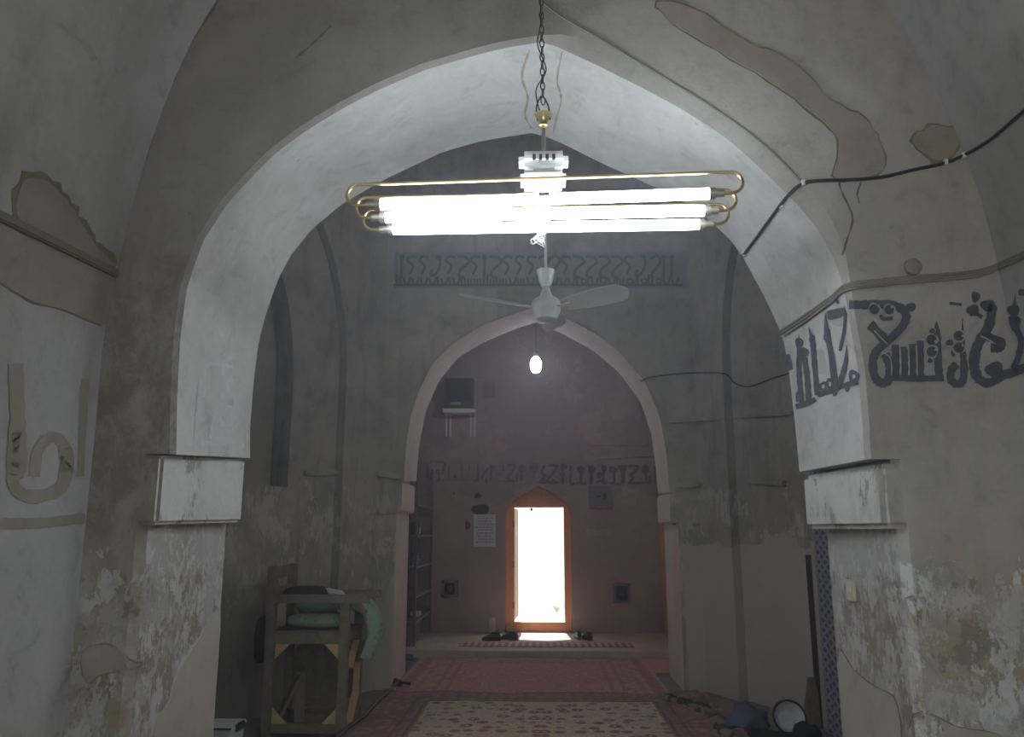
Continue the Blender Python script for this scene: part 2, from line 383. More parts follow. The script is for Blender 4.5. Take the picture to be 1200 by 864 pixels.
def rug_mat(name, hx, hy, field, motif, motif2, border, bmotif, bands, bw, msc, medallion=None):
    """mirror-symmetric knotted carpet: field with motifs, wide border, thin guard bands; object coords centred"""
    m, nt, b = newmat(name); tc = N(nt, 'ShaderNodeTexCoord'); x = sepxyz(nt, tc.outputs['Object'])
    ax, ay = math_(nt, 'ABSOLUTE', x[0]), math_(nt, 'ABSOLUTE', x[1])
    cb = N(nt, 'ShaderNodeCombineXYZ'); nt.links.new(ax, cb.inputs[0]); nt.links.new(ay, cb.inputs[1])
    mv = cb.outputs[0]
    d = math_(nt, 'MINIMUM', math_(nt, 'SUBTRACT', hx, ax), math_(nt, 'SUBTRACT', hy, ay))
    def motifs(scale, c0, c1, c2, seed):
        vv = N(nt, 'ShaderNodeVectorMath', operation='ADD'); nt.links.new(mv, vv.inputs[0]); vv.inputs[1].default_value = (seed, seed * .7, 0)
        v = N(nt, 'ShaderNodeTexVoronoi'); nt.links.new(vv.outputs[0], v.inputs['Vector']); v.inputs['Scale'].default_value = scale
        v.inputs['Randomness'].default_value = .55
        dist = math_(nt, 'ADD', v.outputs['Distance'], math_(nt, 'MULTIPLY', noise_(nt, mv, scale * 5, 2), .22))
        c = mixc(nt, step_(nt, dist, .50, .54), c1, c0)
        c = mixc(nt, step_(nt, dist, .36, .40), c2, c)
        c = mixc(nt, step_(nt, dist, .24, .27), c0, c)
        w2 = noise_(nt, mv, scale * 2.2, 2, .5, 1.5)
        vine = math_(nt, 'MULTIPLY', step_(nt, w2, .47, .49), math_(nt, 'SUBTRACT', 1, step_(nt, w2, .51, .53)))
        return mixc(nt, math_(nt, 'MULTIPLY', vine, .8), c, c2)
    fc = motifs(msc, field, motif, motif2, 0.0)
    if medallion:
        rr = math_(nt, 'SQRT', math_(nt, 'ADD', math_(nt, 'POWER', math_(nt, 'DIVIDE', ax, medallion[0]), 2.0), math_(nt, 'POWER', math_(nt, 'DIVIDE', ay, medallion[1]), 2.0)))
        rr = math_(nt, 'ADD', rr, math_(nt, 'MULTIPLY', noise_(nt, mv, 6, 2), .3))
        fc = mixc(nt, math_(nt, 'SUBTRACT', 1, step_(nt, rr, 1.0, 1.04)), fc, motifs(msc * 1.3, medallion[2], motif, field, 3.0))
    bc = motifs(msc * 1.5, border, bmotif, motif, 5.0)
    c = mixc(nt, step_(nt, d, bw - .004, bw + .004), bc, fc)
    for lo, hi, col in bands:
        msk = math_(nt, 'MULTIPLY', step_(nt, d, lo - .003, lo + .003), math_(nt, 'SUBTRACT', 1, step_(nt, d, hi - .003, hi + .003)))
        c = mixc(nt, math_(nt, 'MULTIPLY', msk, .85), c, col)
    pile = noise_(nt, tc.outputs['Object'], 120, 3)
    c = mixc(nt, .35, c, mixc(nt, pile, (.05, .03, .03), (.55, .42, .40)), 'OVERLAY')
    wear = noise_(nt, tc.outputs['Object'], 2.5, 4)
    c = mixc(nt, math_(nt, 'MULTIPLY', step_(nt, wear, .5, .8), .35), c, (.33, .24, .23))
    nt.links.new(c, b.inputs['Base Color']); b.inputs['Roughness'].default_value = .95
    b.inputs['Specular IOR Level'].default_value = .1
    try: b.inputs['Sheen Weight'].default_value = .2
    except Exception: pass
    bump(nt, b, pile, .5, .004)
    return m

def lattice_mat():
    m, nt, b = newmat('blue_lattice_curtain'); tc = N(nt, 'ShaderNodeTexCoord')
    uv = tc.outputs['UV']; x = sepxyz(nt, uv)
    a = math_(nt, 'ADD', x[0], x[1]); c = math_(nt, 'SUBTRACT', x[0], x[1])
    def ln(v):
        f = math_(nt, 'ABSOLUTE', math_(nt, 'SUBTRACT', math_(nt, 'FRACT', math_(nt, 'DIVIDE', v, .075)), .5))
        return step_(nt, f, .26, .34)
    msk = math_(nt, 'MAXIMUM', ln(a), ln(c))
    nt.links.new(mixc(nt, msk, (.075, .08, .125), (.25, .25, .32)), b.inputs['Base Color']); b.inputs['Roughness'].default_value = .85
    return m
M['lattice'] = lattice_mat()

# ------------------------------------------------------------------ arch walls
def half(pxs, Y): return [Vector((p.x, p.z)) for p in (P(x, y, Y=Y) for x, y in pxs)]
Y1, Y1B = 3.2, 4.0
A1F_L = [(202, 532), (203, 470), (207, 391), (215, 334), (233, 281), (264, 233), (300, 195), (320, 175), (360, 146), (400, 122), (436, 103), (496, 77), (565, 57), (600, 49), (635, 44)]
A1F_R = [(1017, 538), (1015, 498), (1010, 433), (1000, 378), (992, 331), (981, 300), (964, 268), (938, 236), (900, 199), (871, 172), (843, 150), (797, 121), (750, 96), (700, 71), (676, 60), (655, 50), (635, 44)]
A1B_L = [(293, 537), (293, 500), (298, 440), (303, 402), (311, 370), (325, 329), (340, 300), (366, 268), (400, 240), (449, 211), (519, 178), (565, 165), (623, 156)]
A1B_R = [(937, 553), (932, 500), (925, 438), (918, 396), (897, 350), (872, 304), (857, 282), (820, 248), (790, 230), (740, 207), (700, 189), (667, 172), (640, 160), (623, 156)]
def outline(L, R, Y, lx, rx, n=36):
    l = resample(half(L, Y), n); r = resample(half(R, Y), n)
    return [Vector((lx, 0)), Vector((lx, l[0].y))] + l + r[::-1][1:] + [Vector((rx, r[0].y)), Vector((rx, 0))]
def arch_wall(name, Yf, Yb, of, ob, W0, W1, top, mats, cham, cdepth, pier_rows=2):
    """wall slab with an arched opening; of/ob: front/back outline (X,Z); mats: face, soffit, pier"""
    n = len(of); mb = MB()
    def offset(o):
        res = []
        for i, p in enumerate(o):
            a = o[max(0, i - 1)]; b = o[min(n - 1, i + 1)]
            if i <= 1: nrm = Vector((-1, 0))
            elif i >= n - 2: nrm = Vector((1, 0))
            else:
                t = (b - a).normalized(); nrm = Vector((-t.y, t.x))
                if i == 2: nrm = Vector((-1, 0))
                if i == n - 3: nrm = Vector((1, 0))
            res.append(p + nrm * cham(i, n, p))
        return res
    f0 = offset(of)
    rings = [[(p.x, Yf, p.y) for p in f0], [(p.x, Yf + cdepth, p.y) for p in of]]
    K = 6
    for k in range(1, K + 1):
        t = k / K
        rings.append([(a.x * (1 - t) + b.x * t, (Yf + cdepth) * (1 - t) + Yb * t, a.y * (1 - t) + b.y * t) for a, b in zip(of, ob)])
    vs = [v for r in rings for v in r]; fs = []; ms = []
    for r in range(len(rings) - 1):
        for i in range(n - 1):
            fs.append((r * n + i, r * n + i + 1, (r + 1) * n + i + 1, (r + 1) * n + i))
            ms.append(0 if r == 0 else (2 if i == 0 or i == n - 2 else 1))
    k = len(vs)
    for Y in (Yf, Yb): vs += [(W0, Y, 0), (W0, Y, top), (W1, Y, top), (W1, Y, 0)]
    L = len(rings) - 1
    fs.append([k + 3] + [i for i in range(n - 1, -1, -1)] + [k, k + 1, k + 2]); ms.append(0)
    fs.append([k + 7] + [L * n + i for i in range(n - 1, -1, -1)] + [k + 4, k + 5, k + 6]); ms.append(0)
    for a, b in ((0, 1), (1, 2), (2, 3)): fs.append((k + a, k + b, k + 4 + b, k + 4 + a)); ms.append(0)
    mb.v = vs; mb.f = [list(f) for f in fs]; mb.m = ms
    return mb.build(name, mats, smooth=.5)
o1f = outline(A1F_L, A1F_R, Y1, -1.55, 1.38); o1b = outline(A1B_L, A1B_R, Y1B, -1.53, 1.38)
def ch1(i, n, p):
    if i <= 1 or i >= n - 2: return .03
    if p.x > .05: return .012 + .075 * max(0, min(1, (p.y - 2.5) / .5)) * min(1, p.x / .25)
    return .012
wall_front = struct(arch_wall('wall_front', Y1, Y1B, o1f, o1b, -3.3, 3.3, 6.6, [M['face'], M['soffit'], M['pier']], ch1, .035),
                    'grey plastered wall with the big pointed arch and whitewashed soffit', 'wall')
def impost(parent, xs_f, xs_b, Yf, Yb, zf, zbk, mat, bev=.02, front=None):
    (a, b), (c, d) = xs_f, xs_b; mb = MB()
    vs = [(a, Yf, zf[0]), (b, Yf, zf[0]), (d, Yb, zbk[0]), (c, Yb, zbk[0]), (a, Yf, zf[1]), (b, Yf, zf[1]), (d, Yb, zbk[1]), (c, Yb, zbk[1])]
    mb.add(vs, [(3, 2, 1, 0), (4, 5, 6, 7), (0, 1, 5, 4), (1, 2, 6, 5), (2, 3, 7, 6), (3, 0, 4, 7)])
    o = mb.build('impost', [mat, front or mat], parent, smooth=.9, bevel=bev)
    for p in o.data.polygons:
        if p.normal.y < -.8: p.material_index = 1
    return o
impost(wall_front, (-1.70, -1.500), (-1.70, -1.458), Y1 + .001, Y1B + .01, (1.576, 1.848), (1.595, 1.905), M['impost'], .014, M['face'])
impost(wall_front, (1.322, 1.50), (1.283, 1.50), Y1 + .001, Y1B + .01, (1.560, 1.810), (1.562, 1.815), M['impost'], .022, M['face'])

Y2, Y2B = 8.5, 9.45
A2F_L = [(473, 564), (475, 528), (481, 487), (491, 457), (506, 426), (532, 401), (567, 380), (613, 364), (630, 358)]
A2F_R = [(785, 578), (781, 528), (773, 487), (756, 447), (725, 411), (700, 392), (684, 383), (655, 368), (630, 358)]
A2B_L = [(488, 564), (491, 523), (499, 482), (514, 447), (537, 419), (567, 401), (608, 384), (629, 378)]
A2B_R = [(771, 578), (768, 543), (763, 508), (751, 472), (725, 436), (695, 411), (659, 391), (629, 378)]
o2f = outline(A2F_L, A2F_R, Y2, -1.475, 1.43, 28); o2b = outline(A2B_L, A2B_R, Y2B, -1.49, 1.43, 28)
wall_middle = struct(arch_wall('wall_middle', Y2, Y2B, o2f, o2b, -3.2, 3.2, 7.4, [M['mid'], M['soffit2'], M['soffit2']], lambda i, n, p: .015, .02),
                     'grey wall around the farther pointed arch under the blue frieze', 'wall')
zb = P(475, 564, Y=Y2).z
impost(wall_middle, (-1.62, -1.42), (-1.62, -1.43), Y2 - .03, Y2B + .01, (P(465, 600, Y=Y2).z, zb), (P(465, 600, Y=Y2).z, zb), M['soffit2'], .015, M['mid'])
impost(wall_middle, (1.35, 1.55), (1.36, 1.55), Y2 - .03, Y2B + .01, (P(791, 613, Y=Y2).z, P(785, 578, Y=Y2).z), (P(791, 613, Y=Y2).z, P(785, 578, Y=Y2).z), M['soffit2'], .015, M['mid'])

def holed(name, axis, c, th, u0, u1, v0, v1, hu0, hu1, hv0, hv1, mat):
    """upright wall slab with one rectangular opening; axis 'x' or 'y' is its normal"""
    mb = MB(); o = [(u0, v0), (u1, v0), (u1, v1), (u0, v1)]; h = [(hu0, hv0), (hu1, hv0), (hu1, hv1), (hu0, hv1)]
    f = (lambda u, v, d: (c + d, u, v)) if axis == 'x' else (lambda u, v, d: (u, c + d, v))
    vs = [f(u, v, d) for d in (-th / 2, th / 2) for u, v in o + h]; fs = []
    for i in range(4):
        j = (i + 1) % 4
        fs += [(i, j, 4 + j, 4 + i), (8 + i, 8 + j, 12 + j, 12 + i), (i, j, 8 + j, 8 + i), (4 + i, 4 + j, 12 + j, 12 + i)]
    return mb.add(vs, fs).build(name, mat)
# ------------------------------------------------------------------ near chamber
prof = catmull([(-1.785, 2.0, 0), (-1.785, 2.39, 0), (-1.715, 2.956, 0), (-1.592, 3.495, 0), (-1.43, 3.89, 0), (-1.12, 4.4, 0), (-.62, 4.9, 0), (.05, 5.25, 0),
                (.7, 4.93, 0), (1.2, 4.4, 0), (1.515, 3.83, 0), (1.68, 3.45, 0), (1.83, 2.9, 0), (1.89, 2.3, 0), (1.89, 2.0, 0)], 5)
mb = MB(); NY = 14; pr = [(p.x, p.y) for p in prof]; n = len(pr)
ya, yb = -2.6, Y1 + .01
vs = [(x, ya + (yb - ya) * j / NY, z) for j in range(NY + 1) for x, z in pr]
mb.add(vs, [(j * n + i, j * n + i + 1, (j + 1) * n + i + 1, (j + 1) * n + i) for j in range(NY) for i in range(n - 1)])
ceiling = struct(mb.build('ceiling', M['vault'], smooth=1.2), 'curved whitewashed vault of the near chamber above the hanging lamp', 'ceiling')
wall_left = struct(MB().box((-1.885, .3, 1.0), (.2, 5.82, 2.02)).build('wall_left', M['leftwall']), 'plastered side wall at the left edge with faded ochre painting', 'wall')
wall_right = struct(MB().box((1.99, .3, 1.0), (.2, 5.82, 2.02)).build('wall_right', M['leftwall']), 'plastered side wall at the right edge beyond the frieze', 'wall')
struct(holed('wall_rear', 'y', -2.7, .2, -2.1, 2.1, -.05, 5.6, -1.3, 1.3, .2, 3.3, M['leftwall']), 'plastered wall behind the camera with an opening added for daylight', 'wall')  # unseen opening added here to brighten the near chamber

# ------------------------------------------------------------------ middle chamber
def niche_wall(name, A, B, top, levels, mats, back=.22):
    """wall from plan point A to B; levels: list of (s0,s1,zs,za,depth): nested pointed recesses"""
    A, B = Vector((*A, 0)), Vector((*B, 0)); d = (B - A); L = d.length; d.normalize()
    nrm = Vector((d.y, -d.x, 0))
    c = (A + B) / 2
    if nrm.dot(c - Vector((0, 6.2, 0))) < 0: nrm = -nrm
    mb = MB()
    def arch(s0, s1, zs, za, z0, n=12):
        m = (s0 + s1) / 2; o = [(s0, z0), (s0, zs)]
        for k in range(1, n + 1):
            a = k / n * PI / 2; o.append((s0 + (m - s0) * (1 - math.cos(a)) ** .9, zs + (za - zs) * math.sin(a) ** .95 * (.92 + .08 * k / n)))
        r = [(2 * m - s, z) for s, z in o[:-1]][::-1]
        return o + r
    def pt(s, z, dep): return A + d * s + nrm * dep + Vector((0, 0, z))
    dep = 0; prev = [(0, 0), (0, top), (L, top), (L, 0)]
    for li, (s0, s1, zs, za, z0, dd) in enumerate(levels):
        ar = arch(s0, s1, zs, za, z0)
        if z0 > 0: pass
        k = len(prev); a = len(ar)
        vs = [pt(s, z, dep) for s, z in prev] + [pt(s, z, dep) for s, z in ar]
        # ring face: outer then inner (bridge along the sill)
        if z0 > 0:
            poly1 = [0, k - 1] + [k + a - 1, k]            # strip under the niche
            mb.add(vs, [poly1], 0)
            poly2 = list(range(0, k)) + [k + i for i in range(a - 1, -1, -1)]
            mb.add(vs, [poly2], 0)
        else:
            poly2 = list(range(0, k)) + [k + i for i in range(a - 1, -1, -1)]
            mb.add(vs, [poly2], 0)
        vs = [pt(s, z, dep) for s, z in ar] + [pt(s, z, dep + dd) for s, z in ar]
        fs = [(i, i + 1, a + i + 1, a + i) for i in range(a - 1)]
        if z0 > 0: fs.append((a - 1, 0, a, 2 * a - 1))
        mb.add(vs, fs, 0)
        dep += dd; prev = ar
    mb.add([pt(s, z, dep) for s, z in prev], [list(range(len(prev)))], 1)
    return mb.build(name, mats, smooth=.4)
LA, LB = (-1.65, Y2 + .005), (-2.62, 6.6); RA, RB = (1.65, Y2 + .005), (2.27, 7.15)
nl = struct(niche_wall('wall_niche_left', LA, LB, 5.2, [(.60, 2.1, 3.1, 4.75, 0, .10), (1.24, 2.06, 2.9, 4.1, 1.95, .22)], [M['mid'], M['niche']]),
            'angled corner wall with arched niche seen left of the farther arch', 'wall')
nr = struct(niche_wall('wall_niche_right', RA, RB, 5.2, [(.50, 1.40, 3.1, 4.6, 0, .10)], [M['mid'], M['mid']]),
            'angled corner wall seen right of the farther arch', 'wall')
struct(holed('wall_side_left', 'x', -2.72, .2, 3.875, 6.625, 0, 5.2, 4.35, 6.25, 2.55, 4.25, M['mid']), 'side wall of the domed chamber behind the left pier, with an added daylight opening', 'wall')  # window opening added out of view to light the middle chamber
wall_sr = struct(holed('wall_side_right', 'x', 2.37, .2, 3.92, 7.16, 0, 5.2, 4.35, 6.25, 2.55, 4.25, M['mid']), 'side wall of the domed chamber behind the right pier, with an added daylight opening', 'wall')  # matching opening, also added out of view for daylight
# dome over the middle chamber: octagonal plan gathered upwards
plan = [(-1.65, Y2), (-2.62, 6.6), (-2.62, 5.3), (-1.7, Y1B - .02), (1.7, Y1B - .02), (2.27, 5.3), (2.27, 7.15), (1.65, Y2)]
plan_s = []
for i in range(8):
    a, b = Vector(plan[i]), Vector(plan[(i + 1) % 8])
    for k in range(4): plan_s.append(a.lerp(b, k / 4))
cxy = Vector((-.03, 6.25)); mb = MB(); rings = []
for k in range(13):
    a = k / 12 * PI / 2; sc_ = math.cos(a) ** .8; z = 4.95 + 2.1 * math.sin(a); blend = min(1, k / 5)
    ring = []
    for q in plan_s:
        v = q - cxy; circ = v.normalized() * 2.2; v2 = v.lerp(circ, blend) * max(sc_, .01); ring.append((cxy.x + v2.x, cxy.y + v2.y, z))
    rings.append(ring)
n = 32; mb.add([v for r in rings for v in r], [(r * n + i, r * n + (i + 1) % n, (r + 1) * n + (i + 1) % n, (r + 1) * n + i) for r in range(12) for i in range(n)])
struct(mb.build('ceiling_dome', M['mid'], smooth=.8), 'dim dome over the middle chamber above the fan', 'ceiling')

# ------------------------------------------------------------------ far room, added roof, floors
Y3 = 12.4
floor = struct(MB().box((0, 4.1, -.05), (8, 13.6, .1)).build('floor', M['floor']), 'plaster floor under the carpets', 'floor')
platform = struct(MB().box((-.05, 11.65, .045), (3.9, 2.1, .09)).build('floor_platform', M['platform'], bevel=.008), 'raised cement platform before the bright doorway', 'floor')
struct(MB().box((-2.05, 10.95, 2.7), (.2, 3.1, 5.4)).build('wall_far_left', M['room3']), 'pink wall behind the shelving unit', 'wall')
struct(MB().box((1.91, 10.95, 2.7), (.2, 3.1, 5.4)).build('wall_far_right', M['room3glow']), 'side wall of the far room with orange door glow put into its colour', 'wall')
mb = MB(); pr = []
for k in range(17):
    a = PI * k / 16; pr.append((-.07 - 1.98 * math.cos(a), 3.7 + 1.5 * math.sin(a)))
n = 17; mb.add([(x, y, z) for y in (Y2B - .02, Y3 + .02) for x, z in pr], [(i, i + 1, n + i + 1, n + i) for i in range(n - 1)])
struct(mb.build('ceiling_far', M['room3'], smooth=1), 'vault over the far pink room', 'ceiling')
struct(MB().box((0, 4.9, 7.6), (8, 15.5, .2)).build('ceiling_light_stop', M['mid']), 'unseen roof slab added over the building to stop light leaks', 'roof')  # unseen slab added to keep skylight out of the joints
for nm, sx in (('wall_light_stop_left', -1), ('wall_light_stop_right', 1)):
    struct(holed(nm, 'x', sx * 3.7, .2, -2.85, 12.85, 0, 7.6, 3.6, 7.0, 1.9, 5.2, M['outwall']), 'unseen outer wall added against light leaks on the %s side' % ('left' if sx < 0 else 'right'), 'wall')  # unseen shell added to block stray light, cut where the added windows are
# door wall with pointed recess
def door_arch(px_l, px_r, py_s, py_a, Y, z0, n=10, dx=0):
    a = P(px_l, py_s, Y=Y); b = P(px_r, py_s, Y=Y); c = P((px_l + px_r) / 2, py_a, Y=Y)
    x0, x1, zs, za = a.x - dx, b.x + dx, a.z, c.z; o = [(x0, z0)]
    L = catmull([(x0, zs - .03, 0), (x0 + (x1 - x0) * .06, zs + (za - zs) * .30, 0), (x0 + (x1 - x0) * .27, zs + (za - zs) * .72, 0), ((x0 + x1) / 2, za, 0)], 5)
    l = [(v.x, v.y) for v in L]; r = [(x0 + x1 - x, z) for x, z in l[:-1]][::-1]
    return o + l + r + [(x1, z0)]
da = door_arch(592, 669, 600, 570, Y3, .0); dback = door_arch(594, 667, 601, 573, Y3 + .22, .0)
mb = MB(); n = len(da)
vs = [(x, Y3, z) for x, z in da] + [(x, Y3 + .45, z) for x, z in da]
fs = [(i, i + 1, n + i + 1, n + i) for i in range(n - 1)]
k = len(vs); vs += [(-3.6, Y3, 0), (-3.6, Y3, 7.5), (3.6, Y3, 7.5), (3.6, Y3, 0), (-3.6, Y3 + .45, 0), (-3.6, Y3 + .45, 7.5), (3.6, Y3 + .45, 7.5), (3.6, Y3 + .45, 0)]
fs += [[k + 3] + list(range(n - 1, -1, -1)) + [k, k + 1, k + 2], [k + 7] + [n + i for i in range(n - 1, -1, -1)] + [k + 4, k + 5, k + 6]]
mb.add(vs, fs)
wall_back = struct(mb.build('wall_back', M['room3'], smooth=.5), 'pink plastered far wall with the bright doorway and painted frieze', 'wall')
# door: frame, lintel, tympanum, threshold, leaf
YD = Y3 + .17
zt = P(632, 595, Y=YD).z; zb_ = P(632, 729, Y=YD).z; xl = P(603, 650, Y=YD).x; xr = P(661, 650, Y=YD).x
door = struct(thing('door_1', 'orange wooden arched doorway frame open to blinding daylight', 'door', (0, YD, .09)), None, None)
def dpart(mb, name, mat, par=door, **k):
    mb.v = [(v[0], v[1] - YD, v[2] - .09) for v in mb.v]; return mb.build(name, mat, par, **k)
xo0, xo1 = da[0][0], da[-1][0]
dpart(MB().box(((xo0 + xl) / 2, YD, (zt + .09) / 2), (xl - xo0, .12, zt - .09)), 'jamb', M['orange'], bevel=.008)
dpart(MB().box(((xo1 + xr) / 2, YD, (zt + .09) / 2), (xo1 - xr, .12, zt - .09)), 'jamb', M['orange'], bevel=.008)
dpart(MB().box(((xo0 + xo1) / 2, YD - .01, zt + .03), (xo1 - xo0, .13, .06)), 'lintel', M['orange'], bevel=.008)
ty = [(x, z) for x, z in da if z > zt]; ty = [(xo0, zt + .02)] + ty + [(xo1, zt + .02)]
n = len(ty); mb = MB().add([(x, YD - .005, z) for x, z in ty] + [(x, YD + .03, z) for x, z in ty], [list(range(n)), list(range(2 * n - 1, n - 1, -1))] + [(i, (i + 1) % n, n + (i + 1) % n, n + i) for i in range(n)])
dpart(mb, 'tympanum', M['orange'])
dpart(MB().box(((xl + xr) / 2, YD, (zb_ + .09) / 2), (xr - xl, .14, zb_ - .09)), 'threshold', M['orange'], bevel=.006)
leafM = rotz(math.radians(-3))
leaf = dpart(MB().box((xl - .0, YD + .42, (zt + zb_) / 2), (.04, .70, zt - zb_ - .02), leafM), 'door_leaf', M['doorleaf'], bevel=.004)
for zz in (zb_ + .25, (zt + zb_) / 2, zt - .25):
    mbh = MB().box((xl - .012, YD - .062, zz), (.025, .012, .09)); dpart(mbh, 'hinge', M['iron'])
dpart(MB().box((P(623, 600, Y=YD).x, YD - .03, zt - .03), (.035, .03, .04)), 'latch', M['iron'])
# outside
struct(MB().box((0, 5, -.17), (70, 70, .1)).build('ground_outside', M['ground']), 'sunlit pale ground outside the doorway', 'ground')
struct(MB().box((1, 19, 1.5), (16, .4, 3.3)).build('wall_outside', M['outwall']), 'pale wall across the yard', 'wall')
for i, (x, y, s) in enumerate([(.35, 16.5, .08), (.6, 16.3, .11)]):
    mb = MB()
    for k in range(24):
        a = random.random() * 6.28; l = s * (.7 + random.random()); mb.bar((x, y, -.01), (x + math.cos(a) * l * .7, y + math.sin(a) * l * .7, l), .015, .004)
    tag(mb.build('weed_tuft', M['ochre']), ('smaller', 'larger')[i] + ' dry weed tuft in the yard seen through the doorway', 'plant', 'weeds in the yard')
BV1 = bvh_of(wall_front); BVL = bvh_of(wall_left, ceiling); BV2 = bvh_of(wall_middle, nl, nr); BV3 = bvh_of(wall_back)
BVR = bvh_of(wall_front, ceiling, wall_right)

# ------------------------------------------------------------------ haze added to stand in for lens glare around the lamp
hz = MB().box((0, 6.6, 4.4), (15, 25.2, 9.1)).build('glare_haze', None)
hm = bpy.data.materials.new('glare_haze'); hm.use_nodes = True; hn = hm.node_tree; hn.nodes.clear()
vo = hn.nodes.new('ShaderNodeOutputMaterial'); vs_ = hn.nodes.new('ShaderNodeVolumeScatter')
vs_.inputs['Color'].default_value = (.78, .84, 1, 1); vs_.inputs['Density'].default_value = HAZE; vs_.inputs['Anisotropy'].default_value = .55
hn.links.new(vs_.outputs[0], vo.inputs['Volume']); hz.data.materials.clear(); hz.data.materials.append(hm)
tag(hz, 'faint haze added to give the camera glare around the lit tubes', 'haze', kind='stuff')

# ------------------------------------------------------------------ hanging fluorescent lamp
tubes_px = [((443, 240), (834, 227), 2.80, (407, 871)), ((449, 255), (828, 247), 2.91, (418, 862)), ((458, 269), (822, 263), 3.02, (427, 852))]
lc = P(636, 250, Y=2.91)
lamp = thing('fluorescent_pendant', 'lit three tube fluorescent pendant with looped brass rods hanging on a chain', 'lamp', tuple(lc))
def lpart(mb, name, mat, par=lamp, **k):
    mb.v = [tuple(Vector(v) - lc) for v in mb.v]; return mb.build(name, mat, par, **k)
for a, b, Y, (xl_, xr_) in tubes_px:
    A, B = P(*a, Y=Y), P(*b, Y=Y); d = (B - A).normalized(); up = Vector((0, 0, 1)); R = .021
    t = lpart(MB().tube([A, B], R, 16), 'tube', M['tube'], smooth=.8)
    for e, s in ((A, -1), (B, 1)):
        lpart(MB().tube([e - d * s * .01, e + d * s * .012], R * 1.04, 16).tube([e + d * s * .012, e + d * s * .045], .014, 12), 'end_cap', M['cap'], smooth=.8)
    # brass rod: out of one cap, round, along above the tube, round, into the other cap
    H = .082; q = .041
    pts = []
    for e, s, xe in ((A, -1, xl_), (B, 1, xr_)):
        E_ = P(xe, 225, Y=Y).x; dx = abs(E_ - e.x) - q
        base = e + d * s * max(.05, dx)
        arc = [base + up * q + (d * s * math.cos(th) + up * math.sin(th)) * q for th in [(-PI / 2 + PI * k / 10) for k in range(11)]]
        seg = [e + d * s * .04] + arc
        pts = pts + (seg[::1] if s < 0 else seg[::-1])
    lpart(MB().tube(pts, .0065, 8), 'brass_rod', M['brass'], smooth=1)
zc = lc.z
def at(px, py): return P(px, py, Y=2.91)
cx = at(637, 190).x
def rbox(px0, py0, px1, py1, dep, name, mat, bev=.012):
    a, b = at(px0, py0), at(px1, py1)
    return lpart(MB().box(((a.x + b.x) / 2, 2.91, (a.z + b.z) / 2), (abs(b.x - a.x), dep, abs(a.z - b.z))), name, mat, bevel=bev, smooth=.6)
bx_ = rbox(608, 182, 666, 199, .11, 'ballast_cover', M['ballast'], .022)
for k in range(4):
    x = at(626 + 7.5 * k, 190).x; lpart(MB().box((x, 2.852, at(637, 192).z), (.012, .008, .022)), 'vent_slot', M['dark'])
rbox(610, 206, 663, 218, .12, 'ballast_tray', M['ballast'], .014)
rbox(626, 199, 650, 232, .10, 'tube_holder', M['ballast'], .006)
lpart(MB().box((cx, 2.91, zc + .015), (.05, .26, .03)), 'cross_bar', M['chrome'], bevel=.005)
top = at(637, 183); bell = at(637, 150)
lpart(MB().tube([top, bell], .008, 10), 'stem', M['chrome'], smooth=1)
h = at(637, 135).z - at(637, 151).z
lpart(MB().lathe([(.010, 0), (.020, h * .15), (.016, h * .35), (.024, h * .7), (.036, h), (.030, h), (.012, h * .6)], (cx, 2.91, bell.z - .002), 20), 'bell_cup', M['brass'], smooth=.9)
hk = at(636, 118)
lpart(MB().tube(catmull([(cx - .022, 2.91, bell.z + .03), (cx - .026, 2.91, (hk.z + bell.z) / 2 + .03), (cx - .005, 2.91, hk.z + .02), (cx + .02, 2.91, (hk.z + bell.z) / 2 + .035), (cx + .026, 2.91, bell.z + .035)], 6), .0032, 6), 'hook_loop', M['iron'], smooth=1)
z = hk.z; k = 0; ctop = 5.2
chain = MB()
while z < ctop:
    L_, r_ = .021, .0085; pts = []
    M3 = rotz(PI / 2 * (k % 2) + .3)
    for j in range(12):
        a = 2 * PI * j / 12; pts.append(Vector((cx - .005 * math.sin(z * 2), 2.91, z)) + M3 @ Vector((r_ * math.cos(a), 0, L_ * math.sin(a) * .9)))
    lk = MB().tube(pts, .0026, 5, closed=True); chain.add(lk.v, lk.f); z += .031; k += 1
lpart(chain, 'chain', M['iron'], smooth=1)
wp = [at(636, 140), at(628, 105), at(640, 80), at(630, 50), at(634, 20), at(632, -20)]
lpart(MB().tube(catmull([p + Vector((0, .012, 0)) for p in wp], 6), .0025, 5), 'flex_wire', M['iron'], smooth=1)
lpart(MB().lathe([(.045, 0), (.045, .01), (.015, .03), (.012, .06)], (cx, 2.91, 5.17), 16), 'ceiling_hook', M['iron'])
mbw = MB(); random.seed(3)
for k in range(7):
    p0 = at(630 + random.uniform(-3, 4), 272); pts = [p0]
    for j in range(4): pts.append(at(630 + random.uniform(-9, 9), 274 + j * 4 + random.uniform(-2, 3)) + Vector((0, random.uniform(-.02, .02), 0)))
    mbw.tube(catmull(pts, 4), .0022, 5)
lpart(mbw, 'wire_tangle', M['whitewire'], smooth=1)

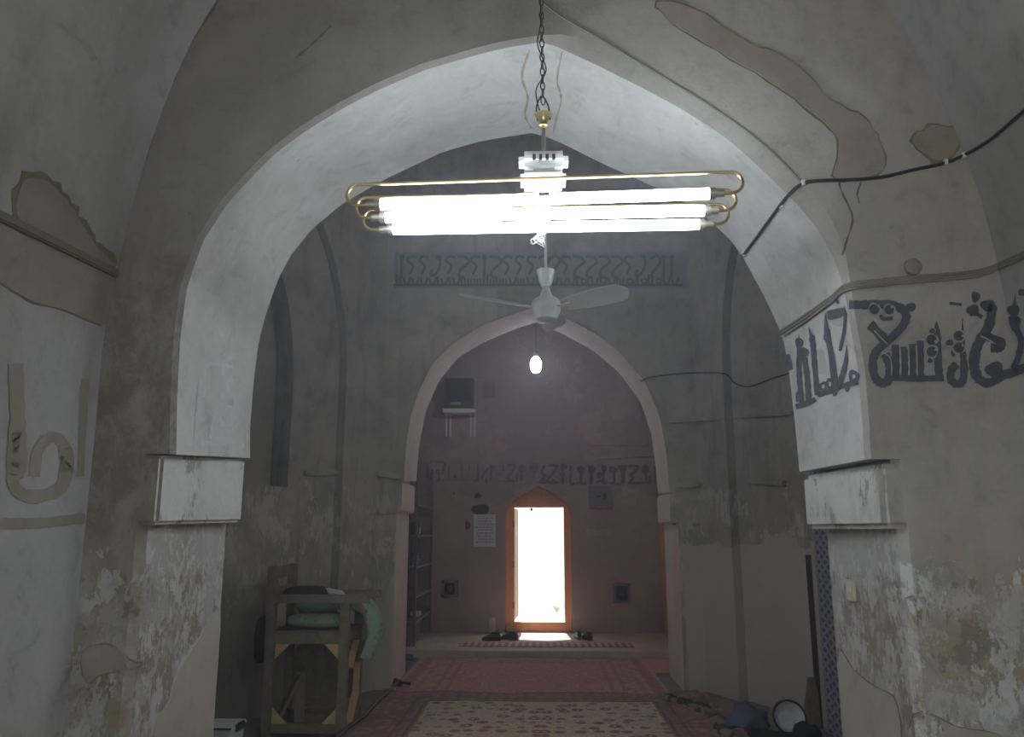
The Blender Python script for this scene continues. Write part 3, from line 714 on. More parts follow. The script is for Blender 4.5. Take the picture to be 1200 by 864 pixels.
# ------------------------------------------------------------------ ceiling fan
YF = 6.2; fh = P(640, 360, Y=YF)
fan = thing('ceiling_fan', 'pale green three blade ceiling fan hanging below the lit tubes', 'fan', tuple(fh))
pz = lambda py: P(640, py, Y=YF).z - fh.z
fan_p = lambda mb, n_, m_, **k: mb.build(n_, m_, fan, **k)
fan_p(MB().tube([(0, 0, pz(322)), (0, 0, 7.0 - fh.z)], .011, 10), 'down_rod', M['fan'], smooth=1)
fan_p(MB().lathe([(.035, pz(336)), (.052, pz(331)), (.066, pz(322)), (.072, pz(317)), (.06, pz(316)), (.014, pz(316.5))], n=24), 'canopy_cup', M['fan'], smooth=.8)
fan_p(MB().lathe([(.02, pz(336)), (.03, pz(339)), (.045, pz(345)), (.06, pz(350))], n=24), 'neck', M['fan'], smooth=.8)
fan_p(MB().lathe([(.02, pz(349)), (.085, pz(350)), (.11, pz(354)), (.116, pz(360)), (.112, pz(366)), (.09, pz(371)), (.085, pz(374)), (.05, pz(377)), (.01, pz(378))], n=32), 'motor_housing', M['fan'], smooth=.7)
for ang in (-35, 82, 207):
    A = rotz(math.radians(ang)); mb = MB(); nU, nV = 12, 5; vs = []
    for i in range(nU + 1):
        u = i / nU; r = .17 + .56 * u; wdt = .06 + .035 * math.sin(u * PI * .75)
        if u > .85: wdt *= math.sqrt(max(.03, 1 - ((u - .85) / .155) ** 2))
        for j in range(nV + 1):
            v = j / nV * 2 - 1
            for sgn in (0,):
                vs.append(A @ Vector((r, v * wdt, -.012 - v * wdt * .42 + .02 * u + .012 * (1 - v * v))))
    m_ = nV + 1; k0 = len(vs); vs += [v - Vector((0, 0, .003)) for v in vs]
    fs = []
    for i in range(nU):
        for j in range(nV):
            a, b, c, d = i * m_ + j, i * m_ + j + 1, (i + 1) * m_ + j + 1, (i + 1) * m_ + j
            fs += [(a, b, c, d), (k0 + d, k0 + c, k0 + b, k0 + a)]
    ed = [i * m_ for i in range(nU + 1)] + [nU * m_ + j for j in range(1, m_)] + [i * m_ + nV for i in range(nU - 1, -1, -1)] + list(range(nV - 1, 0, -1))
    for a, b in zip(ed, ed[1:] + ed[:1]): fs.append((a, b, k0 + b, k0 + a))
    mb.add(vs, fs); bl = fan_p(mb, 'blade', M['fanblade'], smooth=.6)
    mb2 = MB().bar(A @ Vector((.08, 0, -.012)), A @ Vector((.24, 0, -.008)), .045, .006); mb2.build('blade_arm', M['fan'], bl)

# ------------------------------------------------------------------ bulb in the far room
YB = 10.4; bp = P(628, 428, Y=YB)
bulb = thing('light_bulb', 'small lit bulb hanging on a cord in the far arch', 'light bulb', tuple(bp))
s_ = .011
rr = 6.5 * YB / 950; hh = 9.5 * YB / 950
MB().lathe([(.004, -hh), (rr * .6, -hh * .88), (rr * .95, -hh * .5), (rr, 0), (rr * .95, hh * .5), (rr * .6, hh * .9), (rr * .35, hh * 1.05)], n=20).build('glass', M['bulb'], bulb, smooth=1)
MB().lathe([(.025, hh), (.03, hh + .01), (.03, hh + .07), (.012, hh + .09)], n=14).build('socket', M['darkplastic'], bulb, smooth=.7)
MB().tube([(0, 0, hh + .08), (0, 0, 5.15 - bp.z)], .004, 6).build('cord', M['cableblk'], bulb)

# ------------------------------------------------------------------ painted inscriptions (traced strokes projected on the walls)
class Ink:
    def __init__(s, bv, x0, y0, sc, off=.003): s.bv, s.x0, s.y0, s.sc, s.off = bv, x0, y0, sc, off; s.mb = MB(); s.fat = 1.0
    def pt(s, x, y): return hit(s.bv, s.x0 + x * s.sc, s.y0 + y * s.sc, s.off)
    def stroke(s, pts, w, taper=False, n=6, wob=.12):
        c = catmull([(x, y, 0) for x, y in pts], n) if len(pts) > 2 else [Vector((*pts[0], 0)).lerp(Vector((*pts[1], 0)), k / 6) for k in range(7)]
        vs = []
        for i, p in enumerate(c):
            t = (c[min(i + 1, len(c) - 1)] - c[max(i - 1, 0)]).normalized(); nn = Vector((-t.y, t.x, 0))
            ww = w * s.fat / 2 * (1 + wob * math.sin(i * 1.7 + p.x))
            if taper: ww *= max(.08, min(1, i / (len(c) * .35)))
            for sg in (-1, 0, 1):
                q = p + nn * ww * sg; h_ = s.pt(q.x, q.y)
                if h_ is None: return s
                vs.append(h_)
        fs = []
        for i in range(len(c) - 1):
            for k in (0, 1): fs.append((i * 3 + k, i * 3 + k + 1, i * 3 + k + 4, i * 3 + k + 3))
        s.mb.add(vs, fs); return s
    def blob(s, x, y, r, ry=None, n=14, hole=0):
        ry = ry or r; vs = []; c = s.pt(x, y)
        if c is None: return s
        ring = []
        for k in range(n):
            a = 2 * PI * k / n; j = 1 + .12 * math.sin(3 * a + x)
            h_ = s.pt(x + r * j * math.cos(a), y + ry * j * math.sin(a))
            if h_ is None: return s
            ring.append(h_)
        if hole:
            inner = []
            for k in range(n):
                a = 2 * PI * k / n; inner.append(s.pt(x + r * hole * math.cos(a), y + ry * hole * math.sin(a)))
            s.mb.add(ring + inner, [(k, (k + 1) % n, n + (k + 1) % n, n + k) for k in range(n)])
        else: s.mb.add([c] + ring, [(0, 1 + k, 1 + (k + 1) % n) for k in range(n)])
        return s
    def done(s, mat, parent, name='painted_inscription', label=None):
        o = s.mb.build(name, mat, parent)
        if label: o['label'] = label
        return o
ik = Ink(BVR, 980, 330, .18333); ik.fat = 1.18
ik.stroke([(85, 148), (180, 150), (320, 150), (410, 172), (445, 225), (420, 290), (340, 370), (258, 445), (232, 520), (245, 610), (290, 652), (330, 630), (340, 550), (312, 462)], 48)
ik.stroke([(212, 275), (240, 300), (305, 370), (320, 395)], 52)
ik.blob(240, 180, 40).blob(335, 182, 38).blob(475, 165, 32, 28).stroke([(280, 215), (300, 240), (360, 235)], 18)
for x, t in ((375, 405), (430, 418), (482, 400), (532, 380)): ik.stroke([(x, t), (x + 4, 520), (x + 4, 620)], 40)
ik.stroke([(355, 618), (520, 622), (685, 618)], 34)
ik.stroke([(640, 255), (640, 330), (645, 450), (655, 610)], 44, True)
ik.blob(605, 375, 42).blob(607, 450, 42).blob(612, 320, 22).blob(597, 508, 16)
ik.stroke([(805, 240), (805, 330), (808, 450), (815, 580), (800, 645), (760, 655), (728, 620), (735, 565), (770, 530)], 44, True)
ik.blob(778, 350, 40).blob(780, 425, 42).blob(722, 392, 26, 20).blob(745, 460, 16, 24)
ik.blob(888, 100, 28, 36).blob(872, 185, 42, 36).blob(965, 155, 48, 38).stroke([(720, 140), (800, 150)], 16).stroke([(850, 215), (880, 200), (930, 230)], 22)
ik.stroke([(990, 150), (988, 220), (965, 300), (915, 380), (885, 460), (880, 550), (905, 615), (960, 645), (1020, 625), (1055, 590)], 56)
ik.stroke([(930, 345), (1000, 365), (1055, 390), (1040, 425), (985, 425)], 46)
ik.blob(1010, 565, 60, 52)
ik.stroke([(1050, 600), (1120, 585), (1215, 550)], 52)
ik.stroke([(1150, 80), (1140, 180), (1150, 290), (1185, 370), (1170, 470), (1130, 560)], 36, True).blob(1135, 185, 38).blob(1140, 262, 42, 50)
ik.blob(1195, 70, 30, 22)
ik.done(M['ink'], wall_front, label='dark blue Kufic lettering on the right face of the big arch')
ik = Ink(BVR, 980, 330, .18333, .0055)            # pale inner outlines of the ornaments
for x, y, r in ((240, 180, 40), (335, 182, 38), (605, 375, 42), (607, 450, 42), (778, 350, 40), (780, 425, 42), (612, 318, 20)): ik.blob(x, y, r, hole=.82, n=20)
for x, y in ((268, 160), (352, 165), (632, 385), (634, 437), (805, 350), (805, 410)): ik.blob(x, y, 9)
ik.stroke([(240, 315), (280, 360), (318, 398)], 8).stroke([(300, 455), (345, 500), (350, 600)], 7).stroke([(920, 352), (960, 370), (1000, 392)], 9).stroke([(925, 590), (945, 612), (985, 615)], 8)
for x in (404, 457, 508): ik.stroke([(x, 410), (x + 4, 520), (x + 4, 602)], 8)
ik.done(plain('pale_outline', (.36, .355, .34), .9), wall_front, 'ornament_outline')
ik = Ink(BV1, 910, 330, .18519); ik.fat = 1.3
ik.stroke([(145, 330), (145, 470), (150, 640), (165, 770)], 26, True).blob(147, 390, 26, 36).blob(178, 450, 30, 34).stroke([(180, 480), (197, 600), (207, 765)], 28)
ik.stroke([(205, 285), (232, 385), (245, 520), (263, 720)], 28, True).blob(230, 370, 20, 34)
ik.stroke([(312, 195), (322, 330), (350, 460), (378, 690)], 30, True).blob(326, 345, 24, 46)
ik.stroke([(325, 215), (380, 205), (445, 185)], 44).stroke([(440, 200), (432, 310), (405, 440)], 16).stroke([(447, 400), (442, 510), (412, 620), (400, 680)], 26, True)
ik.stroke([(125, 792), (185, 775), (250, 745)], 26).stroke([(262, 718), (350, 692), (420, 662), (520, 636)], 26)
ik.blob(300, 665, 26, 34, hole=.4).blob(342, 648, 24, 40, hole=.4).blob(492, 600, 34, 42, hole=.35).blob(372, 705, 14, 22).blob(450, 680, 14, 20)
ik.blob(140, 730, 18, 34).blob(205, 700, 14, 30).stroke([(75, 460), (95, 560)], 22).stroke([(380, 100), (395, 140)], 14)
ik.done(M['ink'], wall_front, label='dark blue Kufic lettering on the whitewashed arch soffit')
ik = Ink(BV1, 910, 330, .18519, .0025); ik.blob(276, 510, 44, 84); ik.blob(400, 250, 60, 34)
ik.done(plain('grey_smudge', (.40, .40, .41), .9), wall_front, 'paint_smudge')
ik = Ink(BV1, 910, 330, .18519, .0025); ik.blob(50, 20, 36, 44, hole=.75); ik.done(plain('tan_ring_stain', (.52, .48, .42), .9), wall_front, 'ring_stain')
ik = Ink(BV1, 0, 180, .44, .003)
ik.stroke([(520, 770), (525, 690), (535, 600), (560, 560), (620, 570)], 10).stroke([(560, 760), (575, 690), (600, 640), (625, 660), (620, 740), (560, 765)], 12).stroke([(490, 780), (570, 770), (650, 778)], 14).stroke([(545, 560), (540, 650)], 8).stroke([(590, 590), (600, 550), (640, 545)], 8)
ik.blob(600, 700, 26, 34, hole=.5)
ik.done(plain('pale_old_paint', (.50, .51, .51), .9, 0, .3, 30), wall_front, label='faint pale painted remnants low on the left soffit')
# far frieze (zoom 490..640 x 530..580 at 8x, and 630..780)
def far_letters(x0, items, mat):
    ik = Ink(BV3, x0, 530, .125, .004)
    for it in items:
        if it[0] == 's': ik.stroke(it[1], it[2])
        else: ik.blob(*it[1:])
    return ik.done(mat, wall_back)
def stem(x, y0, y1, w=26): return ('s', [(x, y0), (x + 3, (y0 + y1) / 2), (x, y1)], w)
right = [('s', [(60, 120), (40, 200), (70, 220), (30, 270)], 22), ('b', 50, 270, 34),
         ('s', [(105, 125), (180, 130), (150, 190), (95, 260), (130, 290), (195, 285)], 26), ('b', 150, 275, 22),
         ('b', 240, 140, 36, 34), ('b', 235, 215, 26, 24), stem(236, 170, 300, 26), stem(308, 120, 300, 24), ('s', [(300, 298), (350, 298)], 18),
         ('b', 405, 165, 40, 32), stem(405, 130, 300, 28), ('s', [(365, 290), (440, 298)], 20), stem(445, 270, 305, 20),
         ('b', 505, 165, 36, 40), stem(500, 130, 305, 34), ('b', 625, 155, 26, 36), ('s', [(625, 150), (615, 230), (620, 300)], 22), ('b', 580, 215, 32, 30), ('s', [(550, 290), (590, 270), (640, 298)], 24),
         ('b', 705, 165, 44, 34), stem(715, 160, 295, 24), ('s', [(680, 290), (730, 290)], 20), ('s', [(690, 298), (790, 300)], 16),
         ('b', 795, 150, 46, 34), stem(798, 130, 300, 38),
         ('s', [(850, 130), (940, 135), (905, 190), (870, 215), (895, 245), (860, 290), (960, 290)], 26), ('s', [(960, 290), (1060, 292)], 24),
         ('b', 1012, 160, 36, 46), stem(1015, 200, 290, 14), stem(1048, 225, 295, 26), stem(1100, 130, 300, 26)]
left = [('s', [(170, 95), (250, 98), (235, 160), (225, 215)], 22), ('b', 182, 185, 22, 22, 12, .45), ('s', [(195, 190), (195, 262), (170, 265)], 14),
        stem(85, 110, 250, 20), stem(115, 190, 260, 18), stem(288, 130, 250, 16), ('b', 345, 230, 18), stem(405, 110, 250, 14), stem(480, 115, 170, 18), ('s', [(470, 150), (490, 140)], 16),
        stem(560, 110, 275, 22), ('s', [(520, 270), (570, 272)], 24), ('s', [(600, 190), (640, 180), (655, 150), (620, 200), (600, 250)], 18), stem(635, 250, 290, 24), stem(680, 120, 270, 20), ('b', 700, 140, 24),
        ('s', [(730, 210), (780, 205)], 14), stem(795, 120, 180, 18),
        ('s', [(835, 125), (905, 125), (885, 180), (840, 250), (900, 275)], 22), stem(925, 200, 270, 20),
        ('b', 975, 155, 36, 36), stem(970, 120, 270, 28), ('b', 1085, 150, 40, 42), stem(1082, 190, 240, 26), ('s', [(1180, 120), (1160, 200), (1190, 230), (1150, 280)], 22), ('s', [(740, 270), (930, 278)], 10), ('s', [(230, 260), (520, 262)], 6)]
far_letters(630, right, M['inkfaint'])['label'] = 'dark Kufic frieze above the door, right half'
far_letters(490, left, plain('very_faded_paint', (.135, .115, .112), .85, 0, .5, 12))['label'] = 'worn Kufic frieze above the door, left half'
# middle frieze: a darker blue band with tall lettering over a row of small letters
ik = Ink(BV2, 462, 296, 1.0, .004); bandM = plain('faded_blue_band', (.205, .225, .235), .9, 0, .35, 5)
for i in range(14): ik.stroke([(i * 24.5, 21), (i * 24.5 + 12, 21), (i * 24.5 + 24.6, 21)], 42, wob=0)
ik.done(bandM, wall_middle, 'frieze_band')
ik = Ink(BV2, 462, 296, 1.0, .008); random.seed(11)
R_ = random.uniform; x = 3
while x < 332:                                   # small letters along the base line
    k = random.choice('ivoivm')
    if k == 'i': ik.stroke([(x, 38 - R_(6, 13)), (x, 38)], 2.6); x += 4
    elif k == 'v': ik.stroke([(x, 30), (x + 2, 37), (x + 6, 36), (x + 8, 29)], 2.4); x += 10
    elif k == 'o': ik.blob(x + 4, 34, 4.2, hole=.4); x += 9
    else:
        for q in range(3): ik.stroke([(x + q * 3.5, 31), (x + q * 3.5, 38)], 2.2)
        x += 11
    ik.stroke([(x - 8, 38.5), (x + 3, 38.5)], 2.6)
x = 6
while x < 328:                                   # tall curling letters above
    k = random.choice('s2lSd')
    if k == 's': ik.stroke([(x + 12, 6), (x + 4, 5), (x + 1, 10), (x + 7, 16), (x + 3, 26)], 3.0); x += 14
    elif k == '2': ik.stroke([(x, 8), (x + 7, 4), (x + 12, 9), (x + 8, 17), (x + 2, 25), (x - 2, 30)], 3.2); x += 13
    elif k == 'l': ik.stroke([(x + 2, 4), (x + 3, 16), (x + 2, 30)], 3.2); ik.blob(x + 3, 6, 3.2); x += 9
    elif k == 'S': ik.stroke([(x, 5), (x + 10, 6), (x + 13, 12), (x + 4, 20), (x + 2, 28), (x + 9, 30)], 3.2); x += 15
    else: ik.stroke([(x + 10, 4), (x + 11, 14), (x + 6, 25), (x, 27), (x + 2, 20)], 3.0); ik.blob(x + 9, 6, 3); x += 17
ik.done(M['inkmid'], wall_middle, label='faded blue Kufic frieze above the farther arch')
# faded ochre painting on left wall
ik = Ink(BVL, 0, 180, .44)
ik.stroke([(40, 560), (45, 700), (50, 800), (40, 860)], 40).stroke([(90, 860), (100, 790), (140, 755), (175, 790), (170, 860)], 30)
ik.stroke([(225, 600), (220, 720), (212, 860)], 20)
ik.done(M['ochre'], wall_left, 'faded_painting')
ik = Ink(BVL, 0, 500, .421)
ik.stroke([(40, 0), (35, 90), (40, 170), (90, 195), (160, 175), (185, 120), (180, 60)], 36).stroke([(225, 0), (220, 100), (225, 165), (255, 165), (262, 130)], 24).stroke([(0, 270), (110, 268), (235, 255)], 30)
ik.done(M['ochre'], wall_left, 'faded_painting')

# ------------------------------------------------------------------ plaster patches
def patch(bv, pts, mat, parent, thick=.006, jit=2.0, name='plaster_patch', rim=None, seed=1, smooth_n=4):
    c = catmull([(x, y, 0) for x, y in pts], smooth_n, closed=True); vs = []; out = []
    for i, p in enumerate(c):
        j = (noise.noise(Vector((p.x * .09, p.y * .09, seed))) + .6 * noise.noise(Vector((p.x * .3, p.y * .3, seed)))) * jit
        a = c[i - 1]; b = c[(i + 1) % len(c)]; t = (b - a).normalized(); nn = Vector((t.y, -t.x, 0))
        q = p + nn * j; out.append(q)
    def mk(ps, off, nm, mt):
        ce_ = sum(ps, Vector()) / len(ps); h_ = []; g = []
        for p in ps:
            for k in range(15):
                q = p.lerp(ce_, k * .02); a_ = hit(bv, q.x, q.y, off)
                if a_ is not None: break
            h_.append(a_); g.append(hit(bv, q.x, q.y, -.002))
        if any(v is None for v in h_ + g): return None
        n = len(h_); mb = MB().add(h_ + g, [list(range(n))] + [(i, (i + 1) % n, n + (i + 1) % n, n + i) for i in range(n)])
        o = mb.build(nm, mt, parent); return o
    if rim:
        ce = sum(out, Vector()) / len(out); big = []
        for i, p in enumerate(out):
            a = out[i - 1]; b = out[(i + 1) % len(out)]; t = (b - a).normalized(); nn = Vector((t.y, -t.x, 0))
            if nn.dot(p - ce) < 0 and False: nn = -nn
            big.append(p + nn * rim * (.4 + abs(noise.noise(Vector((p.x * .12, p.y * .12, seed + 4)))) * 2))
        mk(big, thick * .45, 'crumbled_rim', M['patchrim'])
    return mk(out, thick, name, mat)
# clockwise in the picture (y down) so that the offset points outwards
patch(BV1, [(258, 730), (250, 720), (240, 735), (225, 760), (207, 790), (194, 828), (180, 846), (178, 905), (246, 905)], M['cement'], wall_front, .008, 2.0, rim=2.5)
patch(BV1, [(96, 770), (110, 757), (130, 758), (150, 774), (166, 778), (150, 785), (120, 790), (103, 800)], M['patch'], wall_front, .005, 1.5, seed=3, rim=2)
patch(BV1, [(984, 768), (1000, 785), (1022, 803), (1052, 826), (1052, 900), (998, 900)], M['cement'], wall_front, .006, 1.0, seed=5, rim=1.0)
patch(BV1, [(1072, 838), (1120, 852), (1180, 868), (1180, 930), (1076, 930)], M['cement'], wall_front, .006, 1.2, seed=5, rim=1.2)
patch(BV1, [(1056, 705), (1072, 698), (1084, 706), (1085, 730), (1074, 738), (1058, 728)], M['cement'], wall_front, .004, 1, seed=6)
patch(BV1, [(770, 4), (815, 12), (870, 48), (930, 75), (975, 118), (1012, 140), (1030, 165), (1034, 200), (1000, 210), (978, 205), (982, 165), (955, 135), (900, 95), (840, 60), (790, 28)], M['tan'], wall_front, .006, 3, seed=8, rim=2.2)
patch(BV1, [(1070, 165), (1085, 152), (1104, 149), (1122, 150), (1124, 166), (1116, 182), (1102, 189), (1085, 183)], M['brownstain'], wall_front, .005, 3, seed=9, rim=4)
patch(BVL, [(22, 225), (35, 208), (58, 216), (80, 240), (98, 268), (112, 290), (133, 312), (80, 290), (22, 260)], M['patch'], wall_left, .006, 2, seed=12, rim=7)
patch(BVL, [(0, 262), (60, 290), (132, 322), (128, 380), (70, 362), (30, 350), (0, 332), (-30, 320), (-30, 250)], M['patch'], wall_left, .006, 1.5, seed=14, rim=2)
# cornice line on the left wall
a, b = hit(BVL, -20, 245, .01), hit(BVL, 133, 320, .01)
MB().bar(a, b, .03, .035).build('cornice', M['patchrim'], wall_left, bevel=.006)
# cement rendering low on the middle walls
# cracks in the plaster
crackM = plain('crack_line', (.13, .115, .09), .95, 0, .4, 20)
ik = Ink(BV1, 380, 0, .463, .002)
ik.stroke([(520, 125), (500, 190), (515, 245), (508, 290), (525, 325)], 5, wob=.5).stroke([(603, 128), (590, 200), (600, 250), (588, 300), (580, 335)], 5, wob=.5)
ik.done(plain('tan_crack', (.33, .30, .24), .95, 0, .4, 20), wall_front, 'crack')
ik = Ink(BV1, 860, 100, .463, .002)
ik.stroke([(262, 235), (275, 275), (300, 335), (285, 395), (275, 430)], 4, wob=.5).stroke([(322, 245), (312, 275), (318, 300)], 3, wob=.5)
ik.done(crackM, wall_front, 'crack')
ik = Ink(BV1, 0, 0, 1 / 3, .002)
ik.stroke([(770, 0), (700, 110), (640, 200), (610, 290)], 7, wob=.6).stroke([(560, 400), (540, 470), (515, 560)], 5, wob=.6).stroke([(1165, 90), (1110, 145), (1040, 205)], 8, wob=.6)
ik.done(crackM, wall_front, 'crack')
ik = Ink(BVL, 0, 0, 1 / 3, .003); ik.stroke([(200, 80), (300, 160), (330, 215)], 22, wob=.5); ik.done(plain('vault_smear', (.27, .265, .25), .95), ceiling, 'old_smear')

def ledge(bv, a, b, parent, th=.05, pr_=.05, mat=None):
    A, B = hit(bv, *a, pr_ * .4), hit(bv, *b, pr_ * .4)
    if A is None or B is None: return
    MB().bar(A, B, pr_, th).build('ledge', mat or M['mid'], parent, bevel=.008)
ledge(BV2, (355, 555), (396, 554), nl); ledge(BV2, (440, 555), (470, 559), wall_middle, .06, .08)
ledge(BV2, (440, 600), (464, 601), wall_middle, .03, .05)
ledge(BV2, (792, 569), (822, 568), wall_middle); ledge(BV2, (791, 614), (818, 615), wall_middle, .03)
ledge(BV2, (863, 564), (922, 567), nr); ledge(BV2, (783, 494), (857, 490), wall_middle, .035, .04); ledge(BV2, (862, 489), (932, 484), nr, .035, .04)
ledge(BV1, (1042, 622), (1112, 626), wall_front, .014, .02, M['face']); ledge(BV1, (150, 622), (186, 617), wall_front, .014, .02, M['face'])
ledge(BV3, (700, 537), (768, 533), wall_back, .05, .04, M['room3'])

# ------------------------------------------------------------------ cables
def cable(name, bv, pts, r, mat, label, cat='cable', n=5):
    c = [hit(bv, p.x, p.y, r * 1.2) for p in catmull([(x, y, 0) for x, y in pts], n)]
    c = [v for v in c if v is not None]
    return tag(MB().tube(c, r, 6).build(name, mat, smooth=1), label, cat)
cb = cable('cable', BVR, [(1215, 118), (1190, 140), (1160, 165), (1130, 182), (1106, 192), (1070, 200), (1030, 209), (990, 212), (958, 213), (940, 216), (925, 228), (908, 250), (890, 275), (871, 300)], .007, M['cableblk'], 'black cable tacked across the right face of the big arch')
for px, py in ((1107, 191), (1128, 183), (941, 215), (917, 240), (873, 297)):
    p = hit(BVR, px, py, .006)
    if p: MB().box(p, (.014, .02, .022)).build('cable_clip', M['whitewire'], cb)
wb = thing('wire_bundle', 'three painted over wires running above the Kufic frieze', 'wires', tuple(hit(BVR, 993, 337)))
for k in range(3):
    pts = [(912, 390 + k * 4), (940, 372 + k * 4), (975, 348 + k * 3.4), (993, 334 + k * 3.2), (1030, 329 + k * 3), (1060, 326 + k * 3), (1110, 322 + k * 3), (1150, 317 + k * 3), (1180, 305 + k * 3), (1215, 290 + k * 3)]
    c = [hit(BVR, q.x, q.y, .007) for q in catmull([(x, y, 0) for x, y in pts], 5)]
    MB().tube([v - wb.location for v in c if v is not None], .0065, 6).build('wire', M['cablegry'], wb, smooth=1)
p = hit(BV1, 1068, 314, .01)
tag(MB().lathe([(.035, 0), (.033, .012), (.02, .02)], n=18, axis=Matrix.Rotation(PI / 2, 3, 'X')).build('junction_box', M['patch'], loc=p, smooth=.7), 'round painted junction box above the frieze wires', 'junction box')
cable('cable', BV2, [(752, 446), (765, 442), (800, 438), (835, 437), (850, 439), (860, 448), (872, 453), (885, 452), (905, 444), (930, 436)], .008, M['cableblk'], 'thin drooping cable on the wall right of the farther arch')
cable('cable', BV1, [(637, 5), (660, 22), (709, 50), (778, 91), (843, 131), (898, 172), (939, 213)], .004, M['cablegry'], 'thin grey wire along the right edge of the big arch')

# ------------------------------------------------------------------ switch on right pier
p = hit(BV1, 999, 692, .0)
sw = thing('wall_switch', 'cream electrical switch on the right pier', 'switch', tuple(p), -PI / 2)
MB().box((0, -.006, 0), (.09, .014, .09)).build('plate', M['switch'], sw, bevel=.004)
MB().box((.002, -.015, .005), (.018, .008, .03)).build('rocker', M['bracket'], sw, bevel=.002)

# ------------------------------------------------------------------ things on the far wall
def w3(px, py, d=0): v = P(px, py, Y=Y3 - d); return v
def rect3(px0, py0, px1, py1, th, name, mat, parent=None, bevel=.004, gap=0):
    a, b = w3(px0, py0), w3(px1, py1); c = ((a.x + b.x) / 2, Y3 - gap - th / 2 + .001, (a.z + b.z) / 2)
    return c, (abs(b.x - a.x), th, abs(a.z - b.z))
def wallthing(name, label, cat, px0, py0, px1, py1):
    a, b = w3(px0, py0), w3(px1, py1); return thing(name, label, cat, ((a.x + b.x) / 2, Y3, min(a.z, b.z)))
def wp_(t, px0, py0, px1, py1, th, name, mat, gap=0, bevel=.004, parent=None):
    c, d = rect3(px0, py0, px1, py1, th, name, mat, gap=gap)
    l = Vector(c) - t.location
    return MB().box(l, d).build(name, mat, parent or t, bevel=bevel)
sp = wallthing('loudspeaker', 'dark navy box loudspeaker high on the pink wall', 'loudspeaker', 523, 447, 557, 481)
wp_(sp, 523, 447, 556, 481, .24, 'cabinet', M['navy'], .02, .012)
g = wp_(sp, 526, 450, 553, 472, .012, 'grille', M['blackcloth'], .258, .003)
for k in range(6): wp_(sp, 530 + k * 2.1, 474.5, 531.4 + k * 2.1, 477.5, .004, 'letter', M['yellowink'], .261, 0)
br = wallthing('wall_bracket', 'white metal wall bracket under the loudspeaker', 'bracket', 521, 482, 558, 512)
wp_(br, 521, 482, 558, 486.5, .28, 'tray', M['bracket'], 0, .003)
for x in (522.5, 527, 551, 555.5): wp_(br, x, 487, x + 1.8, 512, .03, 'strut', M['bracket'], 0, .002)
cc = w3(523, 510); 
nt_ = wallthing('paper_notice', 'pale printed paper notice left of the door', 'notice', 555, 603, 581, 641)
pp = wp_(nt_, 555, 603, 581, 641, .004, 'sheet', M['paper'], .006, 0)
random.seed(5)
for k in range(9):
    y = 607 + k * 3.5; x = 558 + random.random() * 3
    while x < 577:
        l = random.uniform(1.5, 4.5); wp_(nt_, x, y, min(578, x + l), y + 1.0, .002, 'printed_word', M['paperink'], .0095, 0); x += l + 1
ga = wallthing('wall_panel', 'grey electrical panel right of the door arch', 'electrical panel', 690, 570, 717, 596)
wp_(ga, 690, 570, 717, 596, .05, 'cover', M['grey'], 0, .006); wp_(ga, 698, 581, 704, 583, .01, 'latch', M['dark'], .05, 0); wp_(ga, 706, 579, 710, 585, .01, 'latch', M['dark'], .05, 0)
for (x0, y0, x1, y1, lab) in ((517, 680, 537, 700, 'dark square vent low on the pink wall left of the door'), (718, 684, 739, 707, 'dark square vent low on the pink wall right of the door')):
    v = wallthing('wall_vent', lab, 'vent', x0, y0, x1, y1)
    wp_(v, x0, y0, x1, y1, .012, 'back_plate', M['dark'], 0, 0)
    for q in ((x0, y0, x1, y0 + 3), (x0, y1 - 3, x1, y1), (x0, y0, x0 + 4, y1), (x1 - 4, y0, x1, y1)): wp_(v, *q, .03, 'frame_side', M['grey'], 0, .002)
    c0 = w3((x0 + x1) / 2, (y0 + y1) / 2) - v.location
    MB().lathe([(.085, 0), (.08, .02), (.05, .03), (.045, .012), (.01, .012)], (c0.x, -.012, c0.z), 18, Matrix.Rotation(PI / 2, 3, 'X')).build('round_duct', M['iron'], v, smooth=.6)
for q in ((729, 571, 735, 583), (736, 574, 744, 579), (728, 585, 736, 593), (737, 585, 745, 593), (687, 620, 693, 628), (694, 620.5, 700.5, 628), (701.5, 621, 708, 628), (709, 621, 715.5, 628.5)):
    a, b = w3(q[0], q[1]), w3(q[2], q[3]); MB().box(((a.x + b.x) / 2, Y3 - .004, (a.z + b.z) / 2), (b.x - a.x, .02, a.z - b.z)).build('brick', M['brickpatch'], wall_back, bevel=.004)
for (x, y, rx, ry) in ((560, 581, 4.5, 3), (563, 598, 10.5, 7), (548, 616, 3, 5), (532, 578, 1.2, 1.2)):
    ik = Ink(BV3, 0, 0, 1, .003); ik.blob(x, y, rx, ry, 18); ik.done(M['dark'], wall_back, 'painted_hole')  # dark holes in the wall put in as flat dark colour
ik = Ink(BV3, 0, 0, 1, .0025); ik.stroke([(566, 457), (572, 457), (580, 457)], 18); ik.done(plain('grey_square_shade', (.17, .14, .135), .9), wall_back, 'painted_shade')  # grey rectangular shade beside the loudspeaker painted as flat colour
# crack line by the arch right side
cable('conduit', BV3, [(745, 455), (750, 480), (757, 510), (756, 522), (735, 522), (700, 522), (640, 521)], .008, M['room3'], 'pink painted pipe line on the far wall above the frieze', 'pipe')

